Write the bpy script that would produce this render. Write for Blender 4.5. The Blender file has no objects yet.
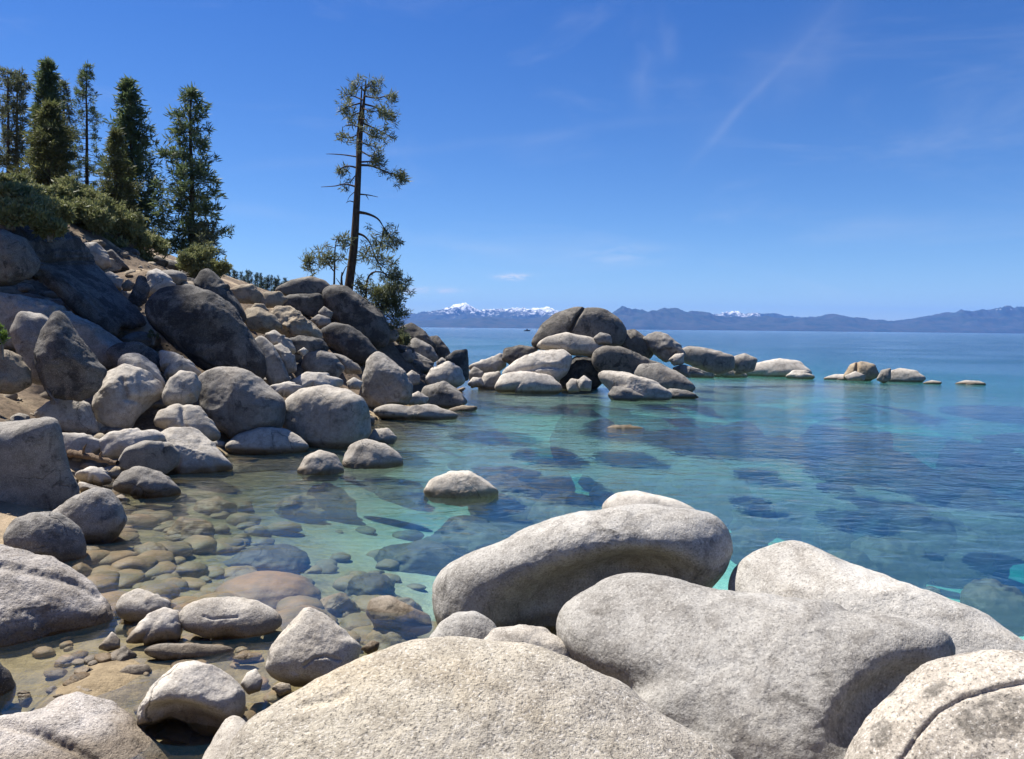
import bpy, bmesh, math, random
import numpy as np
from mathutils import Vector, Matrix

# ------------------------------------------------------------------ camera
S = bpy.context.scene
COL = S.collection
W, H = 1024, 759
F = 770.0
CAM = np.array([0.0, 0.0, 3.5])
PITCH = math.radians(3.83)
ROLL = math.radians(0.58)
fw = np.array([0, math.cos(PITCH), -math.sin(PITCH)])
r0 = np.array([1.0, 0, 0]); u0 = np.array([0, math.sin(PITCH), math.cos(PITCH)])
rt = r0 * math.cos(ROLL) + u0 * math.sin(ROLL)
up = -r0 * math.sin(ROLL) + u0 * math.cos(ROLL)
cd = bpy.data.cameras.new('camera'); cam = bpy.data.objects.new('camera', cd); COL.objects.link(cam)
m = Matrix(((rt[0], up[0], -fw[0], CAM[0]), (rt[1], up[1], -fw[1], CAM[1]), (rt[2], up[2], -fw[2], CAM[2]), (0, 0, 0, 1)))
cam.matrix_world = m
cd.sensor_fit = 'HORIZONTAL'; cd.sensor_width = 36.0; cd.lens = 36.0 * F / W
cd.clip_start = 0.05; cd.clip_end = 60000
S.camera = cam
S.render.engine = 'CYCLES'
S.render.resolution_x = W; S.render.resolution_y = H
S.cycles.use_denoising = True
S.cycles.max_bounces = 8; S.cycles.transparent_max_bounces = 24
S.cycles.volume_bounces = 0
S.cycles.caustics_reflective = False; S.cycles.caustics_refractive = False

# ------------------------------------------------------------------ light
SUN = np.array([-0.42, 0.27, 0.87]); SUN /= np.linalg.norm(SUN)
sl = bpy.data.lights.new('sun', 'SUN'); sl.energy = 5.0; sl.angle = math.radians(0.53); sl.color = (1.0, 0.955, 0.88)
so = bpy.data.objects.new('sun', sl); COL.objects.link(so); so.location = (-40, 30, 80)
so.rotation_euler = Vector(SUN).to_track_quat('Z', 'Y').to_euler()
S.view_settings.view_transform = 'Standard'; S.view_settings.look = 'None'
S.view_settings.exposure = 1.1; S.view_settings.gamma = 1.0
S.view_settings.use_curve_mapping = False

def ray(px, py):
    return fw + rt * ((px - W / 2) / F) + up * ((H / 2 - py) / F)
def at(px, py, d):
    return CAM + ray(px, py) * d
def onwater(px, py, z=0.0):
    r = ray(px, py); t = (z - CAM[2]) / r[2]
    return CAM + r * t
def proj(P):
    q = P - CAM
    dz = q @ fw
    return np.stack([W / 2 + F * (q @ rt) / dz, H / 2 - F * (q @ up) / dz], -1)

# ------------------------------------------------------------------ node helper
class NT:
    def __init__(s, tree):
        s.t = tree; s.n = tree.nodes; s.l = tree.links
    def new(s, typ, _ins=None, **kw):
        nd = s.n.new(typ)
        for k, v in kw.items(): setattr(nd, k, v)
        for k, v in (_ins or {}).items(): s.put(nd.inputs[k], v)
        return nd
    def put(s, sock, v):
        if isinstance(v, bpy.types.NodeSocket): s.l.new(v, sock)
        elif isinstance(v, bpy.types.Node): s.l.new(v.outputs[0], sock)
        else:
            if hasattr(sock.default_value, '__len__') and not hasattr(v, '__len__'): v = [v] * len(sock.default_value)
            if hasattr(sock.default_value, '__len__') and len(sock.default_value) == 4 and len(v) == 3: v = list(v) + [1]
            sock.default_value = v
    def math(s, op, a, b=0.0, c=None, clamp=False):
        nd = s.n.new('ShaderNodeMath'); nd.operation = op; nd.use_clamp = clamp
        s.put(nd.inputs[0], a); s.put(nd.inputs[1], b)
        if c is not None: s.put(nd.inputs[2], c)
        return nd.outputs[0]
    def vmath(s, op, a, b=None, out=0):
        nd = s.n.new('ShaderNodeVectorMath'); nd.operation = op
        s.put(nd.inputs[0], a)
        if b is not None: s.put(nd.inputs[1], b)
        return nd.outputs[out]
    def mix(s, f, a, b, mode='MIX'):
        nd = s.n.new('ShaderNodeMix'); nd.data_type = 'RGBA'; nd.blend_type = mode; nd.clamp_factor = True
        s.put(nd.inputs[0], f); s.put(nd.inputs[6], a); s.put(nd.inputs[7], b)
        return nd.outputs[2]
    def ramp(s, v, lo, hi, a=0.0, b=1.0, smooth=True):
        nd = s.n.new('ShaderNodeMapRange'); nd.interpolation_type = 'SMOOTHSTEP' if smooth else 'LINEAR'
        s.put(nd.inputs[0], v); s.put(nd.inputs[1], lo); s.put(nd.inputs[2], hi); s.put(nd.inputs[3], a); s.put(nd.inputs[4], b)
        return nd.outputs[0]
    def noise(s, vec, scale, detail=4.0, rough=0.55, dist=0.0):
        nd = s.n.new('ShaderNodeTexNoise')
        s.put(nd.inputs['Vector'], vec); nd.inputs['Scale'].default_value = scale
        nd.inputs['Detail'].default_value = detail; nd.inputs['Roughness'].default_value = rough
        nd.inputs['Distortion'].default_value = dist
        return nd.outputs[0]
    def scalev(s, vec, sc):
        return s.vmath('MULTIPLY', vec, sc)

# ------------------------------------------------------------------ world
world = bpy.data.worlds.new('World'); S.world = world; world.use_nodes = True
w = NT(world.node_tree); w.n.clear()
sky = w.new('ShaderNodeTexSky', sky_type='NISHITA', sun_disc=False, sun_elevation=math.asin(SUN[2]),
            sun_rotation=math.atan2(SUN[0], SUN[1]), altitude=1900.0, air_density=1.0, dust_density=0.3, ozone_density=3.0)
tc = w.new('ShaderNodeTexCoord'); dvec = tc.outputs['Generated']
def unit(v): return v / np.linalg.norm(v)
def blob(px, py, hw, hh, seedscale):
    c = unit(ray(px, py))
    dv = w.vmath('SUBTRACT', dvec, tuple(c))
    a = w.math('DIVIDE', w.vmath('DOT_PRODUCT', dv, tuple(rt), 1), hw / F)
    b = w.math('DIVIDE', w.vmath('DOT_PRODUCT', dv, tuple(up), 1), hh / F)
    r = w.math('ADD', w.math('MULTIPLY', a, a), w.math('MULTIPLY', b, b))
    g = w.math('EXPONENT', w.math('MULTIPLY', r, -1.0))
    return w.math('MULTIPLY', g, w.ramp(w.noise(w.scalev(dvec, (1, 1, 4)), seedscale, 5, .6), .35, .65))
def streak(p1, p2, width, fade, seedscale):
    a = unit(ray(*p1)); b = unit(ray(*p2)); n = unit(np.cross(a, b)); mid = unit(a + b); half = np.linalg.norm(a - b) / 2
    al = unit(b - a)
    t = w.math('DIVIDE', w.vmath('DOT_PRODUCT', dvec, tuple(n), 1), width / F)
    wob = w.math('MULTIPLY', w.math('SUBTRACT', w.noise(dvec, 6.0, 3, .5), .5), 3.0)
    t = w.math('ADD', t, wob)
    g = w.math('EXPONENT', w.math('MULTIPLY', w.math('MULTIPLY', t, t), -1.0))
    s_ = w.math('DIVIDE', w.vmath('DOT_PRODUCT', w.vmath('SUBTRACT', dvec, tuple(mid)), tuple(al), 1), half)
    g2 = w.math('EXPONENT', w.math('MULTIPLY', w.math('POWER', w.math('ABSOLUTE', s_), 4.0), -1.0))
    return w.math('MULTIPLY', w.math('MULTIPLY', w.math('MULTIPLY', g, g2), w.ramp(w.noise(dvec, seedscale, 4, .6), .3, .75)), fade)
cm = w.math('MULTIPLY', blob(513, 277, 14, 2.6, 60), 1.6)
for args in ((432, 290, 26, 2.6, 50), (390, 291, 30, 3, 40), (620, 255, 40, 10, 14)):
    k = blob(*args)
    if args[0] == 620: k = w.math('MULTIPLY', k, .25)
    cm = w.math('ADD', cm, k)
for args in (((835, 5), (690, 165), 4.0, .08, 9), ((640, 10), (648, 110), 14.0, .09, 12), ((668, 0), (672, 60), 8.0, .08, 12),
             ((250, 170), (700, 115), 5.0, .07, 5), ((200, 205), (520, 255), 6.0, .10, 5), ((760, 240), (1030, 210), 10, .10, 6), ((860, 0), (700, 140), 30, .08, 6)):
    cm = w.math('ADD', cm, streak(*args))
haze_n = w.noise(w.scalev(dvec, (1.2, 1.0, 5.0)), 3.0, 6, .6, .6)
cm = w.math('ADD', cm, w.ramp(haze_n, .5, .8, 0, .10), clamp=True)
hs = w.new('ShaderNodeHueSaturation', {'Saturation': 1.15, 'Color': sky.outputs[0]})
elev = w.new('ShaderNodeSeparateXYZ', {0: dvec}).outputs['Z']
skyc = w.mix(1.0, hs.outputs[0], w.mix(w.ramp(elev, .0, .42, 0, 1, False), (.92, 1.0, 1.08), (.51, .78, 1.20)), 'MULTIPLY')
skyc = w.mix(cm, skyc, (7.5, 7.8, 8.2))
bg = w.new('ShaderNodeBackground', {'Color': skyc, 'Strength': 0.054})
wo = w.new('ShaderNodeOutputWorld', {'Surface': bg.outputs[0]})

# ------------------------------------------------------------------ object helpers
def tag(o, label, cat, group=None):
    o['label'] = label; o['category'] = cat
    if group: o['group'] = group
    return o
def structure(o, kind='structure'):
    o['kind'] = kind; return o
def mesh_obj(name, V, faces, mat, parent=None, loc=None, smooth=True):
    """faces: (n,3) or (n,4) int array"""
    V = np.asarray(V, dtype=np.float64); faces = np.asarray(faces, dtype=np.int32)
    me = bpy.data.meshes.new(name)
    if loc is not None: V = V - np.asarray(loc)
    me.vertices.add(len(V)); me.vertices.foreach_set('co', V.astype(np.float32).ravel())
    k = faces.shape[1]
    me.loops.add(faces.size); me.loops.foreach_set('vertex_index', faces.ravel())
    me.polygons.add(len(faces)); me.polygons.foreach_set('loop_start', np.arange(0, faces.size, k, dtype=np.int32))
    me.polygons.foreach_set('loop_total', np.full(len(faces), k, dtype=np.int32))
    me.polygons.foreach_set('use_smooth', np.full(len(faces), smooth, dtype=bool))
    me.update(calc_edges=True); me.validate()
    if mat: me.materials.append(mat)
    o = bpy.data.objects.new(name, me); COL.objects.link(o)
    if loc is not None: o.location = tuple(loc)
    if parent: o.parent = parent
    return o
def empty(name, loc):
    o = bpy.data.objects.new(name, None); COL.objects.link(o); o.location = tuple(loc); o.empty_display_size = .2
    return o

# numpy gradient noise
_rs = np.random.RandomState(7)
_perm = _rs.permutation(256); _perm = np.concatenate([_perm, _perm, _perm])
_g = _rs.normal(size=(256, 3)); _g /= np.linalg.norm(_g, axis=1)[:, None]
def pnoise(P):
    P = np.asarray(P, float); i = np.floor(P).astype(int); f = P - i; i &= 255
    u = f * f * f * (f * (f * 6 - 15) + 10)
    out = 0
    for dx in (0, 1):
        for dy in (0, 1):
            for dz in (0, 1):
                h = _perm[_perm[_perm[(i[:, 0] + dx) & 255] + ((i[:, 1] + dy) & 255)] + ((i[:, 2] + dz) & 255)] & 255
                g = _g[h]
                dot = g[:, 0] * (f[:, 0] - dx) + g[:, 1] * (f[:, 1] - dy) + g[:, 2] * (f[:, 2] - dz)
                wgt = (u[:, 0] if dx else 1 - u[:, 0]) * (u[:, 1] if dy else 1 - u[:, 1]) * (u[:, 2] if dz else 1 - u[:, 2])
                out = out + dot * wgt
    return out
def fbm(P, oct=4, gain=.5):
    a, s, t = 1.0, 1.0, 0
    for k in range(oct):
        t = t + a * pnoise(P * s + 17.3 * k); a *= gain; s *= 2.03
    return t
# ------------------------------------------------------------------ materials
def newmat(name):
    mt = bpy.data.materials.new(name); mt.use_nodes = True
    t = NT(mt.node_tree); t.n.clear()
    out = t.n.new('ShaderNodeOutputMaterial')
    return mt, t, out

def granite(name, c1, c2, lichen=.15, lcol=(.06, .055, .05), speck=70.0, speck_amt=.35, bump=.35, stain=(.33, .24, .15), stain_amt=.25, crust=1.0, grain=1.0, joints=.6, film1=(.15, .115, .06), film2=(.27, .17, .085)):
    mt, t, out = newmat(name)
    tc = t.n.new('ShaderNodeTexCoord'); oi = t.n.new('ShaderNodeObjectInfo'); geo = t.n.new('ShaderNodeNewGeometry')
    off = t.vmath('MULTIPLY', t.new('ShaderNodeCombineXYZ', {'X': oi.outputs['Random'], 'Y': oi.outputs['Random'], 'Z': oi.outputs['Random']}), (91., 57., 33.))
    v = t.vmath('ADD', tc.outputs['Object'], off)
    big = t.noise(v, .9, 5, .6, .3); mid = t.noise(v, 5.0, 7, .65); fine = t.noise(v, 24.0, 5, .7)
    sp = t.noise(v, speck, 3, .75)
    vor = t.new('ShaderNodeTexVoronoi', {'Vector': v, 'Scale': speck * .8}, feature='F1')
    col = t.mix(t.ramp(big, .3, .7), c1, c2)
    col = t.mix(t.math('MULTIPLY', t.ramp(t.noise(v, .6, 6, .62, .5), .5, .72), stain_amt), col, stain)
    # weathered patches: paler scoured zones and darker films
    col = t.mix(t.ramp(mid, .40, .68, .0, .65), col, t.mix(1.0, col, (.52, .50, .48), 'MULTIPLY'))
    # rain streaks and thin weathered joints
    stv = t.scalev(v, (5.5, 5.5, .55)); stn = t.noise(stv, 1.0, 5, .6, .8)
    col = t.mix(t.math('MULTIPLY', t.ramp(stn, .52, .70, 0, .55), t.ramp(big, .35, .6)), col, t.mix(1.0, col, (.45, .43, .41), 'MULTIPLY'))
    wv_ = t.vmath('ADD', v, t.vmath('MULTIPLY', t.new('ShaderNodeTexNoise', {'Vector': v, 'Scale': 1.4, 'Detail': 5.0}).outputs['Color'], (.9, .9, .9)))
    ve = t.new('ShaderNodeTexVoronoi', {'Vector': t.scalev(wv_, (1, 1, 1.6)), 'Scale': .55}, feature='DISTANCE_TO_EDGE')
    joint = t.math('MULTIPLY', t.ramp(ve.outputs[0], .0, .010, 1, 0), t.ramp(t.noise(v, .8, 3, .5), .50, .60))
    joint = t.math('MULTIPLY', joint, joints)
    col = t.mix(joint, col, (.05, .045, .04))
    col = t.mix(t.ramp(fine, .48, .72, 0, .5), col, t.mix(1.0, col, (.5, .49, .48), 'MULTIPLY'))
    # mineral grains: biotite black, feldspar white
    col = t.mix(t.ramp(sp, .54, .66, 0, speck_amt * 1.6), col, (.05, .048, .045))
    col = t.mix(t.ramp(sp, .34, .44, speck_amt * 1.1, 0), col, (.70, .67, .62))
    # lichen / black varnish patches
    ln = t.noise(v, 1.7, 9, .68, .4)
    lm = t.ramp(ln, .62 - lichen * .35, .74 - lichen * .35)
    lm = t.math('MULTIPLY', lm, t.ramp(fine, .30, .58, .45, 1.0))
    col = t.mix(t.math('MULTIPLY', lm, crust), col, t.mix(t.ramp(mid, .4, .65), lcol, tuple(c * 1.9 for c in lcol)))
    pa = t.new('ShaderNodeAttribute', attribute_name='patch').outputs['Fac']
    pm = t.ramp(t.math('ADD', pa, t.math('MULTIPLY', t.math('SUBTRACT', ln, .5), 1.6)), .45, .62)
    pm = t.math('MULTIPLY', t.math('MULTIPLY', pm, t.ramp(fine, .34, .56, .25, 1.0)), t.ramp(pa, .02, .2))
    col = t.mix(t.math('MULTIPLY', pm, .58), col, (.028, .027, .026))
    # object tone variation
    tone = t.ramp(oi.outputs['Random'], 0, 1, .86, 1.12, False)
    col = t.mix(1.0, col, t.new('ShaderNodeCombineXYZ', {'X': tone, 'Y': tone, 'Z': tone}).outputs[0], 'MULTIPLY')
    # wet band and algae film at and below the lake surface
    z = t.new('ShaderNodeSeparateXYZ', {0: geo.outputs['Position']}).outputs['Z']
    zn = t.math('ADD', z, t.math('MULTIPLY', t.math('SUBTRACT', mid, .5), .16))
    wet = t.ramp(zn, .09, .21, 1, 0)
    col = t.mix(t.math('MULTIPLY', wet, .9), col, t.mix(1.0, col, (.42, .36, .28), 'MULTIPLY'))
    film = t.ramp(zn, -.07, .01, 1, 0)
    col = t.mix(t.math('MULTIPLY', film, .85), col, t.mix(t.ramp(t.noise(v, 2.2, 6, .6), .35, .65), film1, film2))
    bs = t.n.new('ShaderNodeBsdfPrincipled')
    t.put(bs.inputs['Base Color'], col)
    t.put(bs.inputs['Roughness'], t.ramp(wet, 0, 1, .92, .55)); bs.inputs['Specular IOR Level'].default_value = .25
    hgt = t.math('ADD', t.math('MULTIPLY', mid, .035), t.math('ADD', t.math('MULTIPLY', fine, .012), t.math('MULTIPLY', sp, .0045 * grain)))
    hgt = t.math('ADD', hgt, t.math('MULTIPLY', lm, .004)); hgt = t.math('SUBTRACT', hgt, t.math('MULTIPLY', joint, .03))
    bp = t.new('ShaderNodeBump', {'Strength': bump * 2, 'Distance': 1.0, 'Height': hgt})
    t.put(bs.inputs['Normal'], bp.outputs[0])
    t.put(out.inputs['Surface'], bs.outputs[0])
    return mt

M = {}
M['pale'] = granite('pale_granite', (.45, .41, .35), (.34, .31, .27), .10, stain_amt=.15)
M['grey'] = granite('grey_granite', (.31, .285, .25), (.22, .205, .185), .25, stain_amt=.2)
M['dark'] = granite('lichen_and_shade_dark_granite', (.15, .14, .125), (.09, .085, .08), .5, (.025, .024, .024), stain_amt=.15, crust=.9)  # dark lichen tone; on the hillside ledge it also paints in shade
M['tan'] = granite('iron_stained_granite', (.37, .31, .225), (.25, .205, .15), .2, stain=(.36, .22, .11), stain_amt=.5)
M['white'] = granite('bleached_granite', (.52, .48, .42), (.40, .365, .32), .0, stain_amt=.15, speck_amt=.25)
M['coarse'] = granite('coarse_speckled_granite', (.44, .395, .315), (.345, .315, .27), .02, speck=48.0, speck_amt=.44, bump=.5, stain=(.43, .33, .19), stain_amt=.4, grain=2.0, joints=0.0)
M['fore'] = granite('fine_grained_granite', (.42, .40, .365), (.31, .295, .27), .06, speck=46.0, speck_amt=.34, bump=.4, stain=(.30, .255, .19), stain_amt=.45, grain=1.6, joints=0.0)
M['forelichen'] = granite('fine_granite_with_black_lichen', (.39, .35, .295), (.29, .265, .23), .14, (.035, .034, .033), speck=46.0, speck_amt=.5, bump=.4, stain_amt=.3, grain=1.6, joints=0.0)
M['flaky'] = granite('flaking_pale_granite', (.52, .48, .44), (.38, .345, .31), .12, (.14, .115, .09), speck=45.0, speck_amt=.4, bump=.8, stain=(.3, .22, .14), stain_amt=.3, grain=2.0, joints=0.0)
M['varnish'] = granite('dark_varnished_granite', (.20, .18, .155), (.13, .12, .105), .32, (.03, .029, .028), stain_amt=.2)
M['subrust'] = granite('rust_filmed_granite', (.27, .175, .085), (.21, .14, .07), .1, (.06, .05, .04), stain=(.45, .24, .08), stain_amt=.6, film1=(.19, .125, .06), film2=(.29, .17, .075))
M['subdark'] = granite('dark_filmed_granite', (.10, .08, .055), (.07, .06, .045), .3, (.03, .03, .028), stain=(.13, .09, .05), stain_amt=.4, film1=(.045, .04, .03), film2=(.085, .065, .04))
M['sub'] = granite('algae_filmed_granite', (.30, .22, .12), (.20, .15, .09), .2, (.05, .05, .045), stain_amt=.3)

# ground: decomposed granite, soil, lake sand
mt, t, out = newmat('ground_material')
geo = t.n.new('ShaderNodeNewGeometry'); P = geo.outputs['Position']
z = t.new('ShaderNodeSeparateXYZ', {0: P}).outputs['Z']
n1 = t.noise(P, .6, 6, .6); n2 = t.noise(P, 6.0, 6, .7); n3 = t.noise(P, 45.0, 3, .7)
dry = t.mix(t.ramp(n1, .35, .65), (.42, .32, .21), (.30, .23, .15))
dry = t.mix(t.ramp(n2, .45, .7, 0, .6), dry, (.22, .17, .115))
dry = t.mix(t.ramp(n3, .5, .65, 0, .5), dry, (.55, .47, .36))
wetc = t.mix(t.ramp(n2, .35, .7), (.27, .21, .13), (.17, .13, .08))
bed = t.mix(t.ramp(n1, .3, .7), (.84, .79, .60), (.70, .65, .49))
bed = t.mix(t.ramp(n2, .50, .75, 0, .45), bed, (.28, .24, .15))
bed = t.mix(t.ramp(t.noise(P, 1.6, 5, .65), .54, .66, 0, .3), bed, (.24, .21, .14))
near_bed = t.ramp(t.new('ShaderNodeSeparateXYZ', {0: P}).outputs['X'], -4, 2.5, .6, 0)
bed = t.mix(near_bed, bed, (.26, .22, .13))
shal = t.mix(t.ramp(n2, .35, .68), (.27, .20, .10), (.15, .11, .055))
shal = t.mix(t.ramp(t.noise(P, 2.2, 4, .6), .5, .62, 0, .7), shal, (.115, .095, .06))
zn = t.math('ADD', z, t.math('MULTIPLY', t.math('SUBTRACT', n1, .5), .5))
duff = t.mix(t.ramp(n2, .4, .65), (.16, .12, .085), (.09, .07, .05))
dry = t.mix(t.math('MULTIPLY', t.ramp(t.noise(P, .35, 5, .6),   .34, .48), t.ramp(z, .1, .6)), dry, duff)
col = t.mix(t.ramp(z, .05, .3, 1, 0), dry, wetc)
col = t.mix(t.ramp(z, -.06, .02, 1, 0), col, shal)
col = t.mix(t.ramp(zn, -1.35, -.55, 1, 0), col, bed)
bs = t.new('ShaderNodeBsdfPrincipled', {'Base Color': col, 'Roughness': .95}); bs.inputs['Specular IOR Level'].default_value = .15
bp = t.new('ShaderNodeBump', {'Strength': .8, 'Distance': 1.0, 'Height': t.math('ADD', t.math('MULTIPLY', n2, .08), t.math('MULTIPLY', n3, .012))})
t.put(bs.inputs['Normal'], bp.outputs[0]); t.put(out.inputs['Surface'], bs.outputs[0])
M['ground'] = mt

# water: Fresnel reflection over a clear body that absorbs red first
mt, t, out = newmat('lake_water')
geo = t.n.new('ShaderNodeNewGeometry'); P = geo.outputs['Position']
def wv(sx, sy, sc, det, dist=.4, rot=0.0):
    mp = t.new('ShaderNodeMapping', {'Vector': P, 'Rotation': (0, 0, rot), 'Scale': (sx, sy, 1)})
    return t.noise(mp.outputs[0], sc, det, .55, dist)
h1 = wv(.55, 1.0, .55, 3, .6, .25); h2 = wv(.6, 1.0, 2.1, 3, .8, -.2); h3 = wv(.8, 1.0, 7.0, 2, .6, .5); h4 = wv(1, 1, .05, 3, .3)
calm = t.ramp(t.new('ShaderNodeSeparateXYZ', {0: P}).outputs['Y'], 8, 24, .32, 1.0)
gust = t.ramp(h4, .35, .65, .55, 1.15)
hh = t.math('ADD', t.math('MULTIPLY', h1, .15), t.math('ADD', t.math('MULTIPLY', h2, .09), t.math('MULTIPLY', h3, .014)))
far_ = t.ramp(t.new('ShaderNodeSeparateXYZ', {0: P}).outputs['Y'], 24, 60, 1.0, 1.4)
hh = t.math('MULTIPLY', t.math('MULTIPLY', hh, t.math('MULTIPLY', calm, far_)), gust)
bp = t.new('ShaderNodeBump', {'Strength': 1.0, 'Distance': 1.0, 'Height': hh})
fr = t.new('ShaderNodeFresnel', {'IOR': 1.333, 'Normal': bp.outputs[0]})
gl = t.new('ShaderNodeBsdfGlossy', {'Color': (1, 1, 1), 'Roughness': .10, 'Normal': bp.outputs[0]})
tr = t.new('ShaderNodeBsdfTransparent', {'Color': (.97, .99, 1.0)})
df = t.new('ShaderNodeBsdfDiffuse', {'Color': (.02, .16, .30)})
rf = t.new('ShaderNodeBsdfRefraction', {'Color': (.97, .99, 1.0), 'Roughness': 0.0, 'IOR': 1.333, 'Normal': bp.outputs[0]})
tr = t.new('ShaderNodeMixShader', {0: t.ramp(t.new('ShaderNodeSeparateXYZ', {0: P}).outputs['Y'], 11, 21, .08, .52), 1: tr.outputs[0], 2: rf.outputs[0]})
body = t.new('ShaderNodeMixShader', {0: .025, 1: tr.outputs[0], 2: df.outputs[0]})
mx = t.new('ShaderNodeMixShader', {0: fr.outputs[0], 1: body.outputs[0], 2: gl.outputs[0]})
t.put(out.inputs['Surface'], mx.outputs[0])
va = t.new('ShaderNodeVolumeAbsorption', {'Color': (0.0, .80, .89), 'Density': .16})
vs = t.new('ShaderNodeVolumeScatter', {'Color': (.08, .38, 1.0), 'Density': .026})
t.put(out.inputs['Volume'], t.new('ShaderNodeAddShader', {0: va.outputs[0], 1: vs.outputs[0]}).outputs[0])
M['water'] = mt

# foliage, bark, wood
def foliage(name, a, b, c, trans=.4, scale=1.1):
    mt, t, out = newmat(name)
    tc = t.n.new('ShaderNodeTexCoord'); geo = t.n.new('ShaderNodeNewGeometry')
    n = t.noise(tc.outputs['Object'], scale, 3, .6)
    rnd = geo.outputs['Random Per Island']
    col = t.mix(t.ramp(n, .35, .65), a, b)
    col = t.mix(t.ramp(rnd, .55, 1.0, 0, .8), col, c)
    d = t.new('ShaderNodeBsdfPrincipled', {'Base Color': col, 'Roughness': .6}); d.inputs['Specular IOR Level'].default_value = .3
    tl = t.new('ShaderNodeBsdfTranslucent', {'Color': col})
    ms = t.new('ShaderNodeMixShader', {0: trans, 1: d.outputs[0], 2: tl.outputs[0]})
    t.put(out.inputs['Surface'], ms.outputs[0])
    return mt
M['fir'] = foliage('fir_needles', (.11, .15, .062), (.075, .11, .048), (.17, .21, .09))
M['pine'] = foliage('pine_needles', (.13, .15, .075), (.095, .115, .06), (.19, .195, .10))
M['firgold'] = foliage('golden_fir_needles', (.12, .13, .045), (.08, .10, .038), (.19, .19, .075))  # yellower needles of the golden-green conifers
M['shrub'] = foliage('shrub_leaves', (.20, .215, .085), (.135, .155, .065), (.31, .30, .15), .32)
M['fresh'] = foliage('fresh_green_leaves', (.14, .22, .04), (.10, .17, .03), (.22, .30, .06), .4)
M['farfir'] = foliage('far_fir_needles', (.035, .06, .035), (.03, .05, .03), (.05, .075, .045))
def bark(name, a, b):
    mt, t, out = newmat(name)
    tc = t.n.new('ShaderNodeTexCoord')
    v = t.scalev(tc.outputs['Object'], (6., 6., 1.2))
    n = t.noise(v, 3.0, 6, .7)
    col = t.mix(t.ramp(n, .35, .65), a, b)
    d = t.new('ShaderNodeBsdfPrincipled', {'Base Color': col, 'Roughness': .95}); d.inputs['Specular IOR Level'].default_value = .1
    bp = t.new('ShaderNodeBump', {'Strength': .8, 'Distance': .06, 'Height': n}); t.put(d.inputs['Normal'], bp.outputs[0])
    t.put(out.inputs['Surface'], d.outputs[0]); return mt
M['bark'] = bark('dark_bark', (.055, .04, .03), (.12, .085, .06))
M['greywood'] = bark('weathered_wood', (.30, .26, .21), (.17, .14, .11))
M['brownwood'] = bark('brown_driftwood', (.20, .145, .10), (.12, .09, .065))

# mountains
mt, t, out = newmat('mountain_material')
geo = t.n.new('ShaderNodeNewGeometry'); P = geo.outputs['Position']
z = t.new('ShaderNodeSeparateXYZ', {0: P}).outputs['Z']
n1 = t.noise(P, .0016, 8, .65); n2 = t.noise(P, .006, 6, .7)
col = t.mix(t.ramp(n2, .35, .65), (.022, .038, .036), (.05, .055, .05))
snow = t.math('ADD', t.math('MULTIPLY', z, .0042), t.math('ADD', t.math('MULTIPLY', t.math('SUBTRACT', n1, .5), 1.6), t.math('MULTIPLY', t.math('SUBTRACT', t.noise(P, .014, 5, .7), .5), 3.2)))
att = t.new('ShaderNodeAttribute', attribute_name='snowline')
sm = t.ramp(t.math('SUBTRACT', snow, att.outputs['Fac']), -.25, .45, 0, .85)
col = t.mix(sm, col, (.85, .87, .9))
bs = t.new('ShaderNodeBsdfPrincipled', {'Base Color': col, 'Roughness': .95}); bs.inputs['Specular IOR Level'].default_value = .1
t.put(out.inputs['Surface'], bs.outputs[0]); M['mountain'] = mt

mt, t, out = newmat('haze_air')
pv = t.n.new('ShaderNodeVolumePrincipled')
pv.inputs['Color'].default_value = (.13, .37, 1.0, 1); pv.inputs['Density'].default_value = 4.5e-5
t.put(out.inputs['Volume'], pv.outputs[0]); M['haze'] = mt
def plain(name, c, r=.5):
    mt, t, out = newmat(name)
    tc = t.n.new('ShaderNodeTexCoord'); n = t.noise(tc.outputs['Object'], 4, 3)
    b = t.new('ShaderNodeBsdfPrincipled', {'Base Color': t.mix(t.ramp(n, .3, .7, 0, .3), c, tuple(x * .7 for x in c)), 'Roughness': r}); t.put(out.inputs['Surface'], b.outputs[0]); return mt
M['hull'] = plain('boat_hull_paint', (.08, .09, .11)); M['cabin'] = plain('boat_cabin_paint', (.35, .36, .38))

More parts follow.
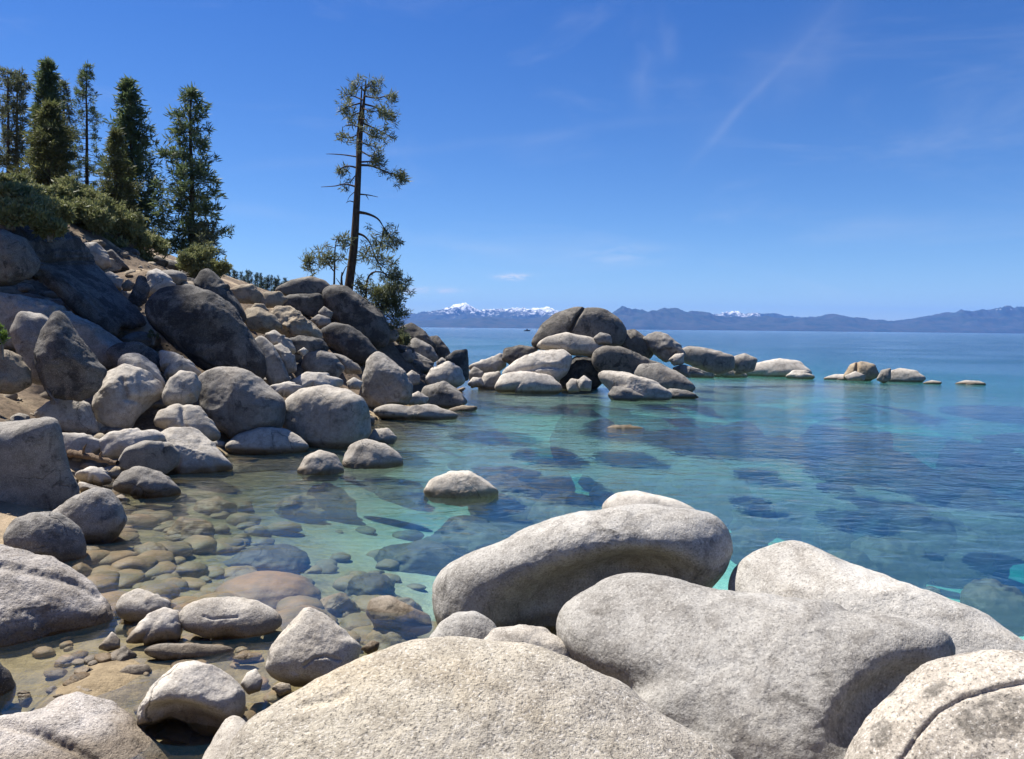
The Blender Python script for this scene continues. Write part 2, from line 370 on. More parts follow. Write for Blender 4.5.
# ------------------------------------------------------------------ setting
def grid_axis(lo, a, b, hi, step, grow=1.12):
    mid = list(np.arange(a, b + 1e-6, step)); s = step; x = b; R = []
    while x < hi: s *= grow; x += s; R.append(x)
    s = step; x = a; L = []
    while x > lo: s *= grow; x -= s; L.append(x)
    return np.array(L[::-1] + mid + R)
def G(px, py, d): return at(px, py, d)
def WL(px, py, z=0.0): return onwater(px, py, z)
CP = [G(20, 405, 17.5), G(0, 445, 15), G(60, 420, 19), G(125, 325, 25), G(135, 335, 25), G(150, 262, 31), G(172, 268, 34), G(110, 262, 31), G(100, 290, 27),
      G(-10, 205, 31), G(20, 202, 32), G(60, 210, 34), G(100, 228, 40), G(140, 250, 42), G(190, 262, 45), G(215, 275, 48), G(245, 296, 40), G(300, 306, 40),
      G(345, 298, 39), G(370, 312, 40), G(400, 335, 42), G(430, 362, 44), G(330, 384, 30), G(300, 345, 31), G(260, 340, 28), G(230, 372, 26), G(160, 372, 22.5), G(280, 402, 25),
      G(180, 420, 20.5), G(130, 440, 18.5), G(90, 462, 17), G(60, 330, 24.5), G(20, 300, 26), G(-30, 330, 23.5), G(-30, 250, 27), G(90, 300, 27.5),
      WL(228, 474, -.3), WL(270, 456, -.3), WL(345, 449, -.3), WL(410, 424, -.3), WL(458, 419, -.3), WL(472, 404, -.5), WL(474, 392, -.6), WL(482, 390, -.9), WL(466, 397, -.5), WL(150, 500, -.25), WL(125, 512, -.25), WL(100, 566, -.25), WL(112, 640, -.12), WL(160, 700, -.10), WL(60, 688, .06), WL(130, 730, -.18), WL(210, 750, -.12), WL(20, 720, -.25), WL(98, 664, .03), WL(40, 640, -.1), WL(60, 580, -.15),
      WL(185, 655, -.08), WL(250, 655, -.12), WL(200, 620, -.2), WL(150, 560, -.35), WL(200, 520, -.45), WL(160, 540, -.35), WL(250, 570, -.6), WL(300, 600, -.5), WL(360, 620, -.5), WL(290, 480, -.5), WL(320, 500, -.9), WL(330, 550, -.9), WL(400, 580, -.9), WL(400, 480, -1.1), WL(440, 440, -1.2)]
CP += [np.array(p, float) for p in [
    (-14, 70, 4), (-7, 62, -1.5), (-20, 100, 3), (-45, 150, 7), (-25, 62, 7.5), (-60, 60, 20), (-40, 30, 14), (-25, 14, 9), (-14, 6, 4.5), (-9, 2, 1.6), (-5.2, 5.5, -.2),
    (0, 0, 1.5), (0, -12, 3), (-12, -12, 6), (12, -10, 1.5), (8, 0, .4), (4, 3.5, .3), (1, 4, .4), (-2, 4.5, -.1), (-3, 3, .3), (3, 6, -.2), (0, 6.5, -.1), (6, 5, -.3),
    (0.5, 9.5, -.9), (0, 12, -1.3), (3, 11, -1.6), (6, 8, -1.4), (0, 20, -1.9), (-3, 22, -1.4), (5, 15, -1.8), (5, 25, -2.4), (12, 15, -2.5), (12, 25, -3.9), (0, 35, -3.0), (-2, 31, -1.5),
    (3, 42, -.7), (8, 43, -.7), (13, 47, -.8), (20, 50, -.7), (0, 46, -.5), (15, 40, -4.5), (8, 52, -3), (25, 50, -1.6), (27, 30, -7.5), (34, 50, -6), (0, 62, -4), (20, 80, -9), (0, 100, -9), (60, 60, -12),
    (100, 150, -25), (-5, 150, -8), (0, 300, -30), (200, 100, -30), (300, 300, -35), (300, 0, -30), (60, 0, -9), (25, 2, -3), (30, -30, 1), (-60, 0, 24), (-100, 100, 32), (-60, -60, 26), (0, -60, 9), (-60, 200, 10), (-30, 260, -6), (-150, 300, 5)]]
CP = np.array(CP)
CP[:48, 2] -= np.where(CP[:48, 2] > .15, .5, 0.0)
def _phi(A, B): return np.sqrt(((A[:, None, :] - B[None]) ** 2).sum(-1) + .04)
_K = _phi(CP[:, :2], CP[:, :2]) - 0.02 * np.eye(len(CP))
_n = len(CP); _A = np.zeros((_n + 1, _n + 1)); _A[:_n, :_n] = _K; _A[:_n, _n] = 1; _A[_n, :_n] = 1
_wt = np.linalg.solve(_A, np.concatenate([CP[:, 2], [0]]))
def terrain(xy):
    xy = np.asarray(xy, float); out = np.empty(len(xy))
    for k in range(0, len(xy), 8000):
        q = xy[k:k + 8000]; out[k:k + 8000] = _phi(q, CP[:, :2]) @ _wt[:_n] + _wt[_n]
    r = np.hypot(xy[:, 0], xy[:, 1] - 60); b = np.clip((r - 220) / 260, 0, 1)
    far = np.where(xy[:, 0] < -120, 12.0, -35.0)
    far = np.where(xy[:, 1] > 420, -35.0, far)
    out = np.clip(out * (1 - b) + far * b, -35, 45)
    land = np.clip(out - .1, 0, 1.5)
    P3 = np.c_[xy, np.zeros(len(xy))]
    out += (fbm(P3 * .5, 4) * .22 + fbm(P3 * 2.3, 3) * .05) * (.16 + land)
    return out
gx = grid_axis(-13000, -22, 24, 13000, .26); gy = grid_axis(-2500, 2, 52, 16500, .26)
XX, YY = np.meshgrid(gx, gy)
xy = np.c_[XX.ravel(), YY.ravel()]
zz = terrain(xy)
nx, ny = len(gx), len(gy)
idx = np.arange(nx * ny).reshape(ny, nx)
quads = np.stack([idx[:-1, :-1], idx[:-1, 1:], idx[1:, 1:], idx[1:, :-1]], -1).reshape(-1, 4)
structure(mesh_obj('ground', np.c_[xy, zz], quads, M['ground']))

def box(name, x0, x1, y0, y1, z0, z1, mat):
    V = [(x, y, z) for z in (z0, z1) for y in (y0, y1) for x in (x0, x1)]
    Fq = [(0, 2, 3, 1), (4, 5, 7, 6), (0, 1, 5, 4), (2, 6, 7, 3), (0, 4, 6, 2), (1, 3, 7, 5)]
    return mesh_obj(name, V, Fq, mat, smooth=False)
structure(box('water', -12500, 12500, -1500, 16000, -37.0, 0.0, M['water']))

# mountains across the lake, two ranges
def mountain_range(D, prof, depth, snowfun, seed, rough):
    n1, n2 = 900, 46
    px = np.linspace(180, 1140, n1)
    pp = np.array(prof); hp = np.interp(px, pp[:, 0], pp[:, 1])
    hz = hp / F * D
    X = (px - 512) / F * D
    V = []; snow = []
    vv = np.linspace(0, 1, n2)
    for v in vv:
        y = D - depth * .5 + depth * v
        sh = np.where(v < .5, (v / .5) ** .8, 1 - .6 * (v - .5) / .5)
        P3 = np.c_[X / 900 + seed, np.full(n1, y / 900), np.full(n1, seed)]
        rid = 1 - np.abs(fbm(P3, 6, .55)) * 2
        zz_ = hz * sh * (1 + rough * (rid - .8)) - (4 if v in (0, 1) else 0) - 6 * (v == 0)
        V.append(np.c_[X, np.full(n1, y), zz_]); snow.append(snowfun(px))
    V = np.concatenate(V); idx = np.arange(n1 * n2).reshape(n2, n1)
    q = np.stack([idx[:-1, :-1], idx[:-1, 1:], idx[1:, 1:], idx[1:, :-1]], -1).reshape(-1, 4)
    o = mesh_obj('mountains', V, q, M['mountain'])
    at_ = o.data.attributes.new('snowline', 'FLOAT', 'POINT'); at_.data.foreach_set('value', np.concatenate(snow).astype(np.float32))
    return structure(o)
mountain_range(11500, [(180, 6), (400, 8), (440, 8), (470, 10), (482, 13), (495, 10), (520, 9), (545, 11), (575, 10), (600, 17), (625, 23), (642, 25), (655, 23), (680, 20), (700, 18), (722, 14), (760, 14), (775, 15), (800, 15), (835, 17), (870, 12), (900, 13), (925, 16), (945, 21), (975, 23), (1005, 26), (1040, 25), (1100, 28), (1300, 20)],
               2200, lambda p: np.interp(p, [400, 600, 640, 900, 960, 1020], [2.4, 2.4, 2.6, 2.3, 1.95, 1.9]), 3.1, .40)
mountain_range(14200, [(180, 10), (400, 12), (425, 15), (440, 17), (455, 22), (466, 23), (480, 17), (500, 18), (515, 19), (545, 21), (560, 19), (600, 16), (690, 12), (715, 17), (740, 18.5), (758, 16), (790, 16), (820, 14), (900, 10), (1000, 16), (1300, 12)],
               2200, lambda p: np.interp(p, [400, 425, 450, 560, 600, 680, 715, 755, 775], [1.8, 1.55, 1.4, 1.2, 1.9, 2.0, 1.25, 1.25, 2.1]), 8.7, .55)
hz = structure(box('haze', -17000, 17000, -4500, 20500, -39.0, 620.0, M['haze']), 'stuff')
# ------------------------------------------------------------------ boulders
_ico = {}
def ico(sub):
    if sub not in _ico:
        bm = bmesh.new(); bmesh.ops.create_icosphere(bm, subdivisions=sub, radius=1.0)
        bm.verts.index_update()
        V = np.array([v.co[:] for v in bm.verts]); Fc = np.array([[v.index for v in f.verts] for f in bm.faces], dtype=np.int32)
        bm.free(); _ico[sub] = (V / np.linalg.norm(V, axis=1)[:, None], Fc)
    return _ico[sub]
MT = 128
def polar_of(pts, c, n=MT):
    """farthest hit of rays from c with the polygon"""
    pts = np.asarray(pts, float) - c; a = pts; b = np.roll(pts, -1, 0)
    th = np.arange(n) * 2 * np.pi / n - np.pi
    R = np.zeros(n)
    for i, t in enumerate(th):
        d = np.array([math.cos(t), math.sin(t)]); e = b - a
        den = d[0] * e[:, 1] - d[1] * e[:, 0]
        den = np.where(abs(den) < 1e-9, 1e-9, den)
        s = (a[:, 0] * e[:, 1] - a[:, 1] * e[:, 0]) / den
        u = (a[:, 0] * d[1] - a[:, 1] * d[0]) / den
        ok = (u >= -1e-6) & (u <= 1 + 1e-6) & (s > 0)
        R[i] = s[ok].max() if ok.any() else 1.0
    return R
def csmooth(R, k):
    if k <= 0: return R
    n = len(R); x = np.arange(-n // 2, n // 2); g = np.exp(-.5 * (x / k) ** 2); g /= g.sum()
    return np.real(np.fft.ifft(np.fft.fft(R) * np.fft.fft(np.fft.ifftshift(g))))
def perio(R, th):
    n = len(R); x = (th + np.pi) / (2 * np.pi) * n; i = np.floor(x).astype(int); f = x - i
    return R[i % n] * (1 - f) + R[(i + 1) % n] * f
def centroid(p):
    x, y = p[:, 0], p[:, 1]; x1, y1 = np.roll(x, -1), np.roll(y, -1); cr = x * y1 - x1 * y
    A = cr.sum() / 2
    return np.array([((x + x1) * cr).sum(), ((y + y1) * cr).sum()]) / (6 * A)
def segdist(p, line):
    best = np.full(len(p), 1e9)
    line = np.asarray(line, float)
    for a, b in zip(line[:-1], line[1:]):
        e = b - a; t = np.clip(((p - a) @ e) / (e @ e + 1e-9), 0, 1)
        best = np.minimum(best, np.linalg.norm(p - a - t[:, None] * e, axis=1))
    return best
_seed = [0]
ROCKS = []
def rock(label, pts, d=None, wl=None, pitch=20, yaw=0, tf=.75, tb=.9, e=2.3, lump=.05, cuts=0, sub=5, mat='grey', dents=(), cracks=(),
         name='boulder', cat='boulder', group=None, sm=1.2, fine=.012, cutd=.78, spots=()):
    _seed[0] += 1; seed = _seed[0]; rs = np.random.RandomState(seed * 13 + 5)
    if cuts == 0 and sub < 7: cuts, cutd = 4, .80
    pts = np.asarray(pts, float); c = centroid(pts)
    hw = np.ptp(pts[:, 0]) / 2; hh = np.ptp(pts[:, 1]) / 2
    if d is None:
        q = onwater(c[0], wl); d = (q - CAM) @ fw
        d += .55 * min(hw, hh) * d / F
    r = ray(*c); P0 = CAM + r * d
    rh = np.array([r[0], r[1], 0]); rh /= np.linalg.norm(rh)
    ya = math.radians(yaw); rh = np.array([rh[0] * math.cos(ya) - rh[1] * math.sin(ya), rh[0] * math.sin(ya) + rh[1] * math.cos(ya), 0])
    p = math.radians(pitch)
    n = -rh * math.cos(p) + np.array([0, 0, math.sin(p)])
    e1 = np.cross(rh, [0, 0, 1]); e1 /= np.linalg.norm(e1); e2 = np.cross(n, e1)
    if e2[2] < 0: e2 = -e2
    def toplane(q):
        out = []
        for x in q:
            rr = ray(*x); t = ((P0 - CAM) @ n) / (rr @ n); X = CAM + rr * t - P0
            out.append((X @ e1, X @ e2))
        return np.array(out)
    Rt = csmooth(polar_of(pts, c), sm)                       # target silhouette in pixels, seen from c
    thp = np.arange(MT) * 2 * np.pi / MT - np.pi
    pix = c + np.stack([np.cos(thp), np.sin(thp)], -1) * Rt[:, None]
    ab = toplane(pix); rr_ = csmooth(polar_of(ab, np.zeros(2)), sm)
    rmean = rr_.mean(); rmin = np.sqrt(np.prod(np.ptp(ab, axis=0))) / 2; T = min(np.ptp(ab, axis=0)) / 2
    # facets: soft cutting planes in the unit ball
    cp = rs.normal(size=(cuts, 3)); cp /= np.linalg.norm(cp, axis=1)[:, None] + 1e-9
    cdist = cutd + .14 * rs.rand(cuts)
    def shape(U, R):
        U = U.copy()
        for k in range(cuts):
            s = U @ cp[k]; over = np.maximum(s - cdist[k], 0); U = U - (over * .9)[:, None] * cp[k]
        rho = np.hypot(U[:, 0], U[:, 1]); th = np.arctan2(U[:, 1], U[:, 0])
        nrm = (rho ** e + np.abs(U[:, 2]) ** e) ** (1 / e) / np.maximum(np.linalg.norm(U, axis=1), 1e-9)
        rho = rho / nrm; uz = U[:, 2] / nrm
        bl = np.clip(rho / .9, 0, 1); bl = bl * bl * (3 - 2 * bl)
        rad = rho * (perio(R, th) * bl + R.mean() * (1 - bl))
        off = np.where(uz > 0, uz * tf, uz * tb) * T
        return rad[:, None] * (np.cos(th)[:, None] * e1 + np.sin(th)[:, None] * e2) + off[:, None] * n
    def dent_all(V):
        if dents or cracks:
            q = proj(V + P0); facing = (V @ n) > -.25 * T * tb
            for (dx, dy, ax, ay, rot, dep) in dents:
                a = math.radians(rot); ddx = q[:, 0] - dx; ddy = q[:, 1] - dy
                s = (ddx * math.cos(a) + ddy * math.sin(a)) / ax; t = (-ddx * math.sin(a) + ddy * math.cos(a)) / ay
                g = np.exp(-(s * s + t * t) ** 1.5) * facing
                V = V + (g * dep * T)[:, None] * rh
            for (line, wpx, dep) in cracks:
                g = np.exp(-(segdist(q, line) / wpx) ** 2) * facing
                V = V + (g * dep * T)[:, None] * (-n)
        return V
    U4, _ = ico(4); R = rr_.copy(); nb = 72
    tgt = perio(Rt, (np.arange(nb) + .5) * 2 * np.pi / nb - np.pi)
    for it in range(6):
        q = proj(shape(U4, R) + P0) - c
        al = np.arctan2(q[:, 1], q[:, 0]); rad = np.hypot(q[:, 0], q[:, 1])
        b = np.clip(((al + np.pi) / (2 * np.pi) * nb).astype(int), 0, nb - 1)
        act = np.zeros(nb); np.maximum.at(act, b, rad); act = np.maximum(act, 1e-3)
        act = np.where(act < .3 * tgt, tgt, act)
        k = csmooth(np.clip(tgt / act, .6, 1.6), .8)
        pr = proj(R[:, None] * (np.cos(thp)[:, None] * e1 + np.sin(thp)[:, None] * e2) + P0) - c
        R = R * perio(k, np.arctan2(pr[:, 1], pr[:, 0])) ** .8
        R = csmooth(R, .7)
    U, Fc = ico(sub)
    V = shape(U, R)
    size = T
    dirn = V / np.maximum(np.linalg.norm(V, axis=1), 1e-9)[:, None]
    L = rmin
    nz = fbm(V / L * 1.1 + seed * 3.7, 3) * lump * 1.3 + fbm(V / L * 3.6 + seed, 4) * lump * .6
    V = V + dirn * (nz * T * 1.0)[:, None]
    if fine:
        V = V + dirn * (fbm(V / L * 14 + seed, 3) * fine * T)[:, None]
    V = dent_all(V)
    # let the hidden underside sink a little, so that it beds into the ground
    # outward winding
    o = mesh_obj(name, V, Fc, M[mat]); o.location = tuple(P0)
    f0 = V[Fc[:200]]; nn = np.cross(f0[:, 1] - f0[:, 0], f0[:, 2] - f0[:, 0]); 
    if (nn * f0.mean(1)).sum() < 0: o.data.flip_normals()
    if spots:
        q = proj(V + P0); pm = np.zeros(len(V)); face = (V @ n) > -.25 * T * tb
        for (sx, sy, ax, ay, rot) in spots:
            a = math.radians(rot); dx = q[:, 0] - sx; dy = q[:, 1] - sy
            s_ = (dx * math.cos(a) + dy * math.sin(a)) / ax; t_ = (-dx * math.sin(a) + dy * math.cos(a)) / ay
            pm = np.maximum(pm, np.exp(-(s_ * s_ + t_ * t_)))
        o.data.attributes.new('patch', 'FLOAT', 'POINT').data.foreach_set('value', (pm * face).astype(np.float32))
    tag(o, label, cat, group)
    ROCKS.append((o, c, d)); return o
# ---- foreground
rock('broad coarse speckled tan boulder filling the bottom centre foreground', [(243,717),(300,690),(345,666),(390,646),(430,640),(480,640),(530,645),(575,660),(620,685),(670,715),(720,743),(750,768),(770,860),(700,920),(300,920),(215,850),(222,760)],
     d=4.55, pitch=58, tf=.42, tb=.8, e=2.5, lump=.035, sub=7, mat='coarse', cracks=[([(300,705),(325,700),(345,694)],4,.03)])
rock('large smooth grey boulder with a gently sloping top right of the speckled tan boulder', [(553,628),(560,607),(585,587),(612,575),(640,571),(672,578),(700,585),(760,594),(830,605),(900,619),(943,631),(958,645),(958,665),(945,690),(920,740),(900,800),(860,850),(720,830),(650,760),(590,690),(560,655)],
     d=6.1, pitch=54, tf=.5, tb=.9, e=2.8, lump=.03, sub=7, mat='fore', dents=[(890,725,66,44,-42,.33)], sm=.7)
rock('pale grey boulder tapering to the right behind the smooth sloping boulder', [(724,588),(733,566),(755,548),(785,540),(812,543),(842,560),(882,576),(930,591),(980,611),(1030,641),(1075,690),(1010,730),(900,705),(780,660),(735,625)],
     d=7.9, pitch=40, tf=.6, tb=.8, e=2.3, lump=.03, sub=6, mat='fore', sm=.8)
rock('rounded boulder with a crack and a black lichen patch in the lower right corner', [(842,770),(855,735),(875,706),(900,681),(930,661),(970,651),(1010,650),(1060,656),(1120,710),(1130,850),(1000,900),(860,880)],
     d=4.7, pitch=40, tf=.7, tb=.9, e=2.3, lump=.04, sub=7, mat='forelichen', cracks=[([(898,765),(918,735),(938,712),(965,697),(1005,686),(1060,676)],2.2,.045)], spots=[(990,715,48,34,-10),(935,690,22,9,-35),(880,735,14,20,30)])
rock('long arched boulder with a deep dark hollow under its pale rim, standing in the shallows', [(432,592),(436,573),(452,560),(482,549),(512,536),(546,520),(578,511),(612,506),(652,503),(692,506),(716,513),(729,530),(732,552),(726,572),(714,590),(690,625),(640,650),(560,660),(480,655),(443,640),(433,615)],
     d=9.3, pitch=20, tf=1.0, tb=1.3, e=2.7, lump=.03, sub=7, mat='fore', dents=[(585,618,86,46,-12,.85),(648,584,50,28,4,.4)], sm=.7)
rock('pale rounded top of a boulder peeking over the back of the arched hollow boulder', [(601,505),(614,493),(632,490),(662,496),(692,505),(704,520),(660,545),(610,540)], d=11.4, pitch=30, mat='white', lump=.03)
rock('small grey rounded stone below the left end of the hollow boulder', [(426,641),(440,622),(456,612),(476,611),(492,620),(502,634),(495,668),(440,672)], d=7.3, pitch=35, mat='fore', name='stone', cat='stone')
rock('light grey rough stone wedged between the speckled tan boulder and the smooth sloping boulder', [(478,645),(494,629),(520,624),(546,628),(570,645),(580,680),(500,690)], d=6.7, pitch=35, mat='pale', name='stone', cat='stone', lump=.08)
# ---- left foreground
rock('wide pale flaking boulder sloping down to the shallows at the left edge', [(-60,560),(0,542),(30,551),(60,562),(85,579),(105,600),(114,620),(110,641),(85,654),(40,672),(5,690),(-60,690),(-110,620)],
     d=8.9, pitch=52, tf=.5, tb=.8, e=2.3, lump=.05, sub=7, mat='flaky', cracks=[([(0,566),(40,574),(75,583),(98,596)],4,.05)])
rock('dark shaded round stone cut by the left edge above the muddy shore', [(-40,655),(-5,658),(10,672),(17,690),(11,705),(0,713),(-40,722),(-60,690)], d=7.3, pitch=5, tf=.5, mat='dark', name='stone', cat='stone')
rock('tiny tan pebble beside the dark round stone at the left edge', [(17,693),(23,690),(30,692),(33,700),(28,708),(20,707)], d=7.25, pitch=40, mat='tan', name='pebble', cat='pebble', sub=4)
rock('low flaky white slab in the bottom left corner', [(-60,728),(0,716),(30,716),(45,706),(60,696),(85,691),(112,699),(132,715),(152,735),(166,747),(178,770),(150,850),(-60,850)],
     d=6.2, pitch=66, tf=.36, tb=.5, e=2.4, lump=.06, sub=7, mat='flaky', sm=.8, cracks=[([(0,722),(40,732),(75,748),(95,760)],5,.08)])
rock('squat pale stone undercut by a dark hollow on its lower left', [(134,728),(140,705),(156,682),(176,663),(196,659),(216,664),(236,680),(247,696),(243,716),(226,739),(205,746),(170,741),(146,738)],
     d=6.75, pitch=33, tf=.8, e=2.5, lump=.05, sub=6, mat='white', dents=[(180,730,42,22,8,.9)], name='boulder')
rock('small flat-topped grey stone leaning on the speckled tan boulder at the bottom edge', [(196,772),(212,740),(231,711),(246,721),(262,745),(270,768),(262,830),(200,830)], d=5.4, pitch=45, e=3, cuts=4, mat='pale', name='stone', cat='stone')
rock('triangular pale stone with a crack low on its face, left of the speckled tan boulder', [(264,670),(269,650),(285,630),(307,605),(325,615),(346,632),(364,648),(352,676),(332,690),(292,686),(273,680)], d=7.6, pitch=38, e=2.6, cuts=3, lump=.05, sub=6, mat='pale', sm=.6,
     cracks=[([(304,666),(314,658),(326,656),(340,660)],1.2,.08)])
rock('oval pale stone with a slot across its top lying in the shallows', [(178,616),(185,605),(206,597),(236,597),(262,602),(279,612),(284,622),(273,633),(242,641),(206,638),(182,629)], d=8.85, pitch=42, tf=.7, mat='pale', sub=6, cracks=[([(203,616),(212,619),(222,618),(237,617)],1.0,.06)], lump=.04)
rock('pinkish pale stone with a dimple, behind the rough white stone in the shallows', [(115,607),(121,595),(138,588),(155,593),(171,602),(174,616),(152,626),(135,624),(119,617)], d=9.2, pitch=35, mat='pale', name='stone', cat='stone')
rock('rough white stone in front of the pinkish stone in the shallows', [(122,643),(135,628),(148,615),(165,607),(179,611),(183,626),(180,641),(150,645)], d=8.6, pitch=45, cuts=4, mat='white', name='stone', cat='stone', lump=.08)
rock('long flat pale stone lying in front of the oval stone', [(139,650),(150,644),(190,643),(226,645),(240,650),(226,659),(190,663),(158,661)], d=8.2, pitch=40, e=2.6, cuts=2, mat='pale', name='stone', cat='stone')
rock('small white flat stone left of the squat undercut stone', [(117,673),(128,665),(148,664),(153,672),(145,679),(125,679)], d=7.75, pitch=40, mat='white', name='stone', cat='stone', sub=4)
rock('little white stone tucked against the wide flaking boulder', [(97,648),(112,631),(120,639),(120,648),(108,652)], d=8.35, pitch=40, mat='white', name='stone', cat='stone', sub=4, cuts=4)
rock('little grey stone touching the left tip of the long flat pale stone', [(111,657),(124,645),(138,655),(131,662),(115,661)], d=8.1, pitch=40, mat='grey', name='stone', cat='stone', sub=4, cuts=4)
rock('bright white egg-shaped stone between the squat stone and the triangular stone', [(240,684),(247,672),(256,668),(263,680),(260,691),(248,695)], d=7.25, pitch=45, mat='white', name='stone', cat='stone', sub=4)
rock('tiny tan stone at the foot of the triangular stone', [(271,688),(280,682),(290,684),(292,692),(280,696)], d=7.1, pitch=45, mat='tan', name='stone', cat='stone', sub=4)
rock('tan pebble half sunk by the shaded tip of the long flat pale stone', [(232,657),(242,653),(254,655),(256,660),(246,663),(234,662)], d=8.15, pitch=50, mat='tan', name='pebble', cat='pebble', sub=4)
rock('tan fallen stone at the foot of the speckled tan boulder beside the water', [(360,649),(372,640),(380,642),(378,650),(368,655)], d=8.3, pitch=45, mat='tan', name='stone', cat='stone', sub=4)
# ---- left shore
rock('grey egg-shaped boulder in front of the big flat-topped boulder at the left', [(3,535),(14,518),(34,512),(60,513),(79,525),(87,545),(84,563),(60,574),(20,562),(3,548)], d=11.6, pitch=22, mat='grey', sub=6, lump=.05)
rock('boulder with a bluish shaded right side dipping into the water', [(48,514),(70,498),(95,487),(111,490),(123,505),(128,521),(116,541),(92,548),(60,545)], d=12.7, pitch=14, yaw=-22, tf=.8, e=2.7, cuts=2, mat='grey', sub=6, lump=.04)
rock('big flat-topped boulder with a dark overhanging face at the left edge', [(-50,424),(0,423),(30,419),(56,416),(61,426),(64,446),(70,470),(81,490),(76,503),(50,516),(10,526),(-50,532),(-90,480)], d=13.7, pitch=-4, tf=.45, tb=1.2, e=4.0, lump=.025, sub=6, mat='grey', sm=.4)
rock('pale angular boulder behind the big flat-topped boulder', [(32,414),(45,402),(60,396),(80,399),(91,405),(98,425),(99,437),(80,436),(60,432),(42,428)], d=19.5, pitch=25, cuts=5, mat='pale', e=2.6)
rock('sunlit cream rock just right of the flat-topped boulder', [(57,433),(85,433),(104,442),(101,452),(86,458),(62,456)], d=17.6, pitch=30, cuts=5, mat='white')
rock('rough white rock behind the dark-faced oval boulder', [(97,441),(110,432),(130,428),(160,431),(168,442),(130,460),(103,458)], d=18.0, pitch=35, cuts=5, lump=.1, mat='white')
rock('wide pale flaky slab sloping into the water', [(152,436),(170,427),(195,427),(211,440),(226,458),(235,471),(215,480),(185,483),(160,468)], d=18.6, pitch=42, tf=.5, lump=.05, mat='pale', sub=6)
rock('oval boulder with a smooth dark shaded front at the shore', [(117,461),(125,448),(145,440),(170,442),(181,452),(179,464),(166,475),(140,474),(120,469)], d=17.1, pitch=-4, tf=.5, e=3.2, lump=.03, mat='grey')
rock('low humped grey rock reaching into the brown shallows', [(111,489),(120,473),(140,466),(160,471),(175,483),(184,496),(166,505),(145,503),(125,494)], d=15.9, pitch=38, mat='grey', lump=.1, cuts=3)
rock('flat cream stone beside the low humped rock', [(73,475),(90,466),(104,468),(113,482),(100,487),(85,483)], d=16.5, pitch=45, cuts=5, mat='white', name='stone', cat='stone', sub=4)
rock('thin white slab under the flat cream stone', [(77,481),(95,486),(110,491),(92,497),(80,491)], d=15.9, pitch=45, cuts=4, mat='white', name='stone', cat='stone', sub=4)
rock('small white stone in the water left of the low humped rock', [(113,497),(122,494),(130,500),(126,504),(115,503)], d=15.4, pitch=45, cuts=4, mat='white', name='stone', cat='stone', sub=4)
rock('small brown stone above the low humped rock', [(107,473),(115,466),(126,468),(121,479),(110,479)], d=16.9, pitch=25, mat='tan', name='stone', cat='stone', sub=4)
rock('fractured pale boulder with stepped faces on the bank', [(91,407),(95,386),(105,372),(125,363),(146,370),(163,385),(166,396),(150,406),(140,416),(130,432),(110,433),(97,421)], d=20.4, pitch=20, cuts=6, mat='pale', sub=6, cracks=[([(122,380),(126,398),(142,402)],3,.12)])
rock('curved pale boulder behind the fractured boulder', [(117,363),(122,354),(140,353),(156,365),(167,385),(155,400),(125,380)], d=21.2, pitch=25, cuts=3, mat='pale')
rock('pale boulder with a striped face between the fractured boulder and the split domed boulder', [(161,396),(169,378),(180,370),(195,372),(202,385),(197,402),(180,407),(164,405)], d=20.9, pitch=25, mat='pale', lump=.06)
rock('sunlit slab leaning under the great dark lichen boulder', [(158,349),(175,352),(192,362),(203,376),(192,386),(168,382),(160,366)], d=22.3, pitch=30, cuts=3, mat='pale')
rock('cracked cream boulder below the striped boulder', [(152,423),(160,410),(178,403),(200,406),(215,425),(222,440),(200,445),(170,434)], d=20.0, pitch=28, mat='pale', cracks=[([(183,404),(182,415),(186,432)],2.5,.15)])
rock('large egg-shaped boulder with its lower half in shade above the low striped boulder', [(194,386),(200,374),(222,366),(246,369),(263,380),(276,392),(287,403),(283,427),(265,437),(236,441),(215,428),(200,407)], d=22.0, pitch=2, yaw=-22, tf=.8, e=2.5, mat='grey', sub=6, lump=.03)
rock('low oval boulder with a dark slot beneath, at the waterline', [(222,449),(235,435),(260,427),(286,428),(303,438),(310,449),(296,457),(265,459),(238,457)], d=21.4, pitch=30, mat='pale', lump=.04, cracks=[([(222,452),(250,453),(275,458)],3,.3)])
rock('blocky boulder with a bluish shaded right face at the waterline', [(280,422),(284,401),(300,388),(325,385),(350,390),(364,398),(371,416),(370,437),(356,450),(320,452),(294,443)], d=22.9, pitch=3, yaw=-28, tf=.7, e=3.2, cuts=3, mat='pale', sub=6, lump=.05)
rock('small rounded boulder in the water before the blocky boulder', [(296,472),(305,456),(320,450),(337,455),(345,472),(336,481),(305,481)], wl=474, pitch=30, mat='pale')
rock('smooth pale boulder in the water right of the small rounded boulder', [(341,464),(350,445),(365,439),(386,444),(401,455),(404,466),(386,474),(353,474)], wl=468, pitch=28, mat='pale')
rock('pear-shaped grey boulder standing at the head of the cove', [(360,397),(362,376),(367,358),(378,350),(390,358),(406,372),(413,386),(411,402),(390,409),(370,407)], d=31.0, pitch=6, yaw=-22, mat='grey', sub=6, e=2.3, lump=.05)
rock('long low pale rock lying in the water before the pear-shaped boulder', [(372,410),(385,402),(405,407),(430,404),(451,410),(463,419),(440,424),(400,421),(376,418)], wl=420, pitch=35, mat='pale', lump=.1)
rock('angular boulder with a black shaded front at the end of the cove', [(418,402),(424,386),(445,381),(461,392),(469,404),(450,410),(424,409)], wl=408, pitch=4, yaw=-25, cuts=3, mat='grey')
rock('smooth cream boulder behind the black-fronted boulder', [(424,380),(431,368),(448,361),(461,368),(466,382),(458,388),(430,388)], d=36.5, pitch=25, mat='white')
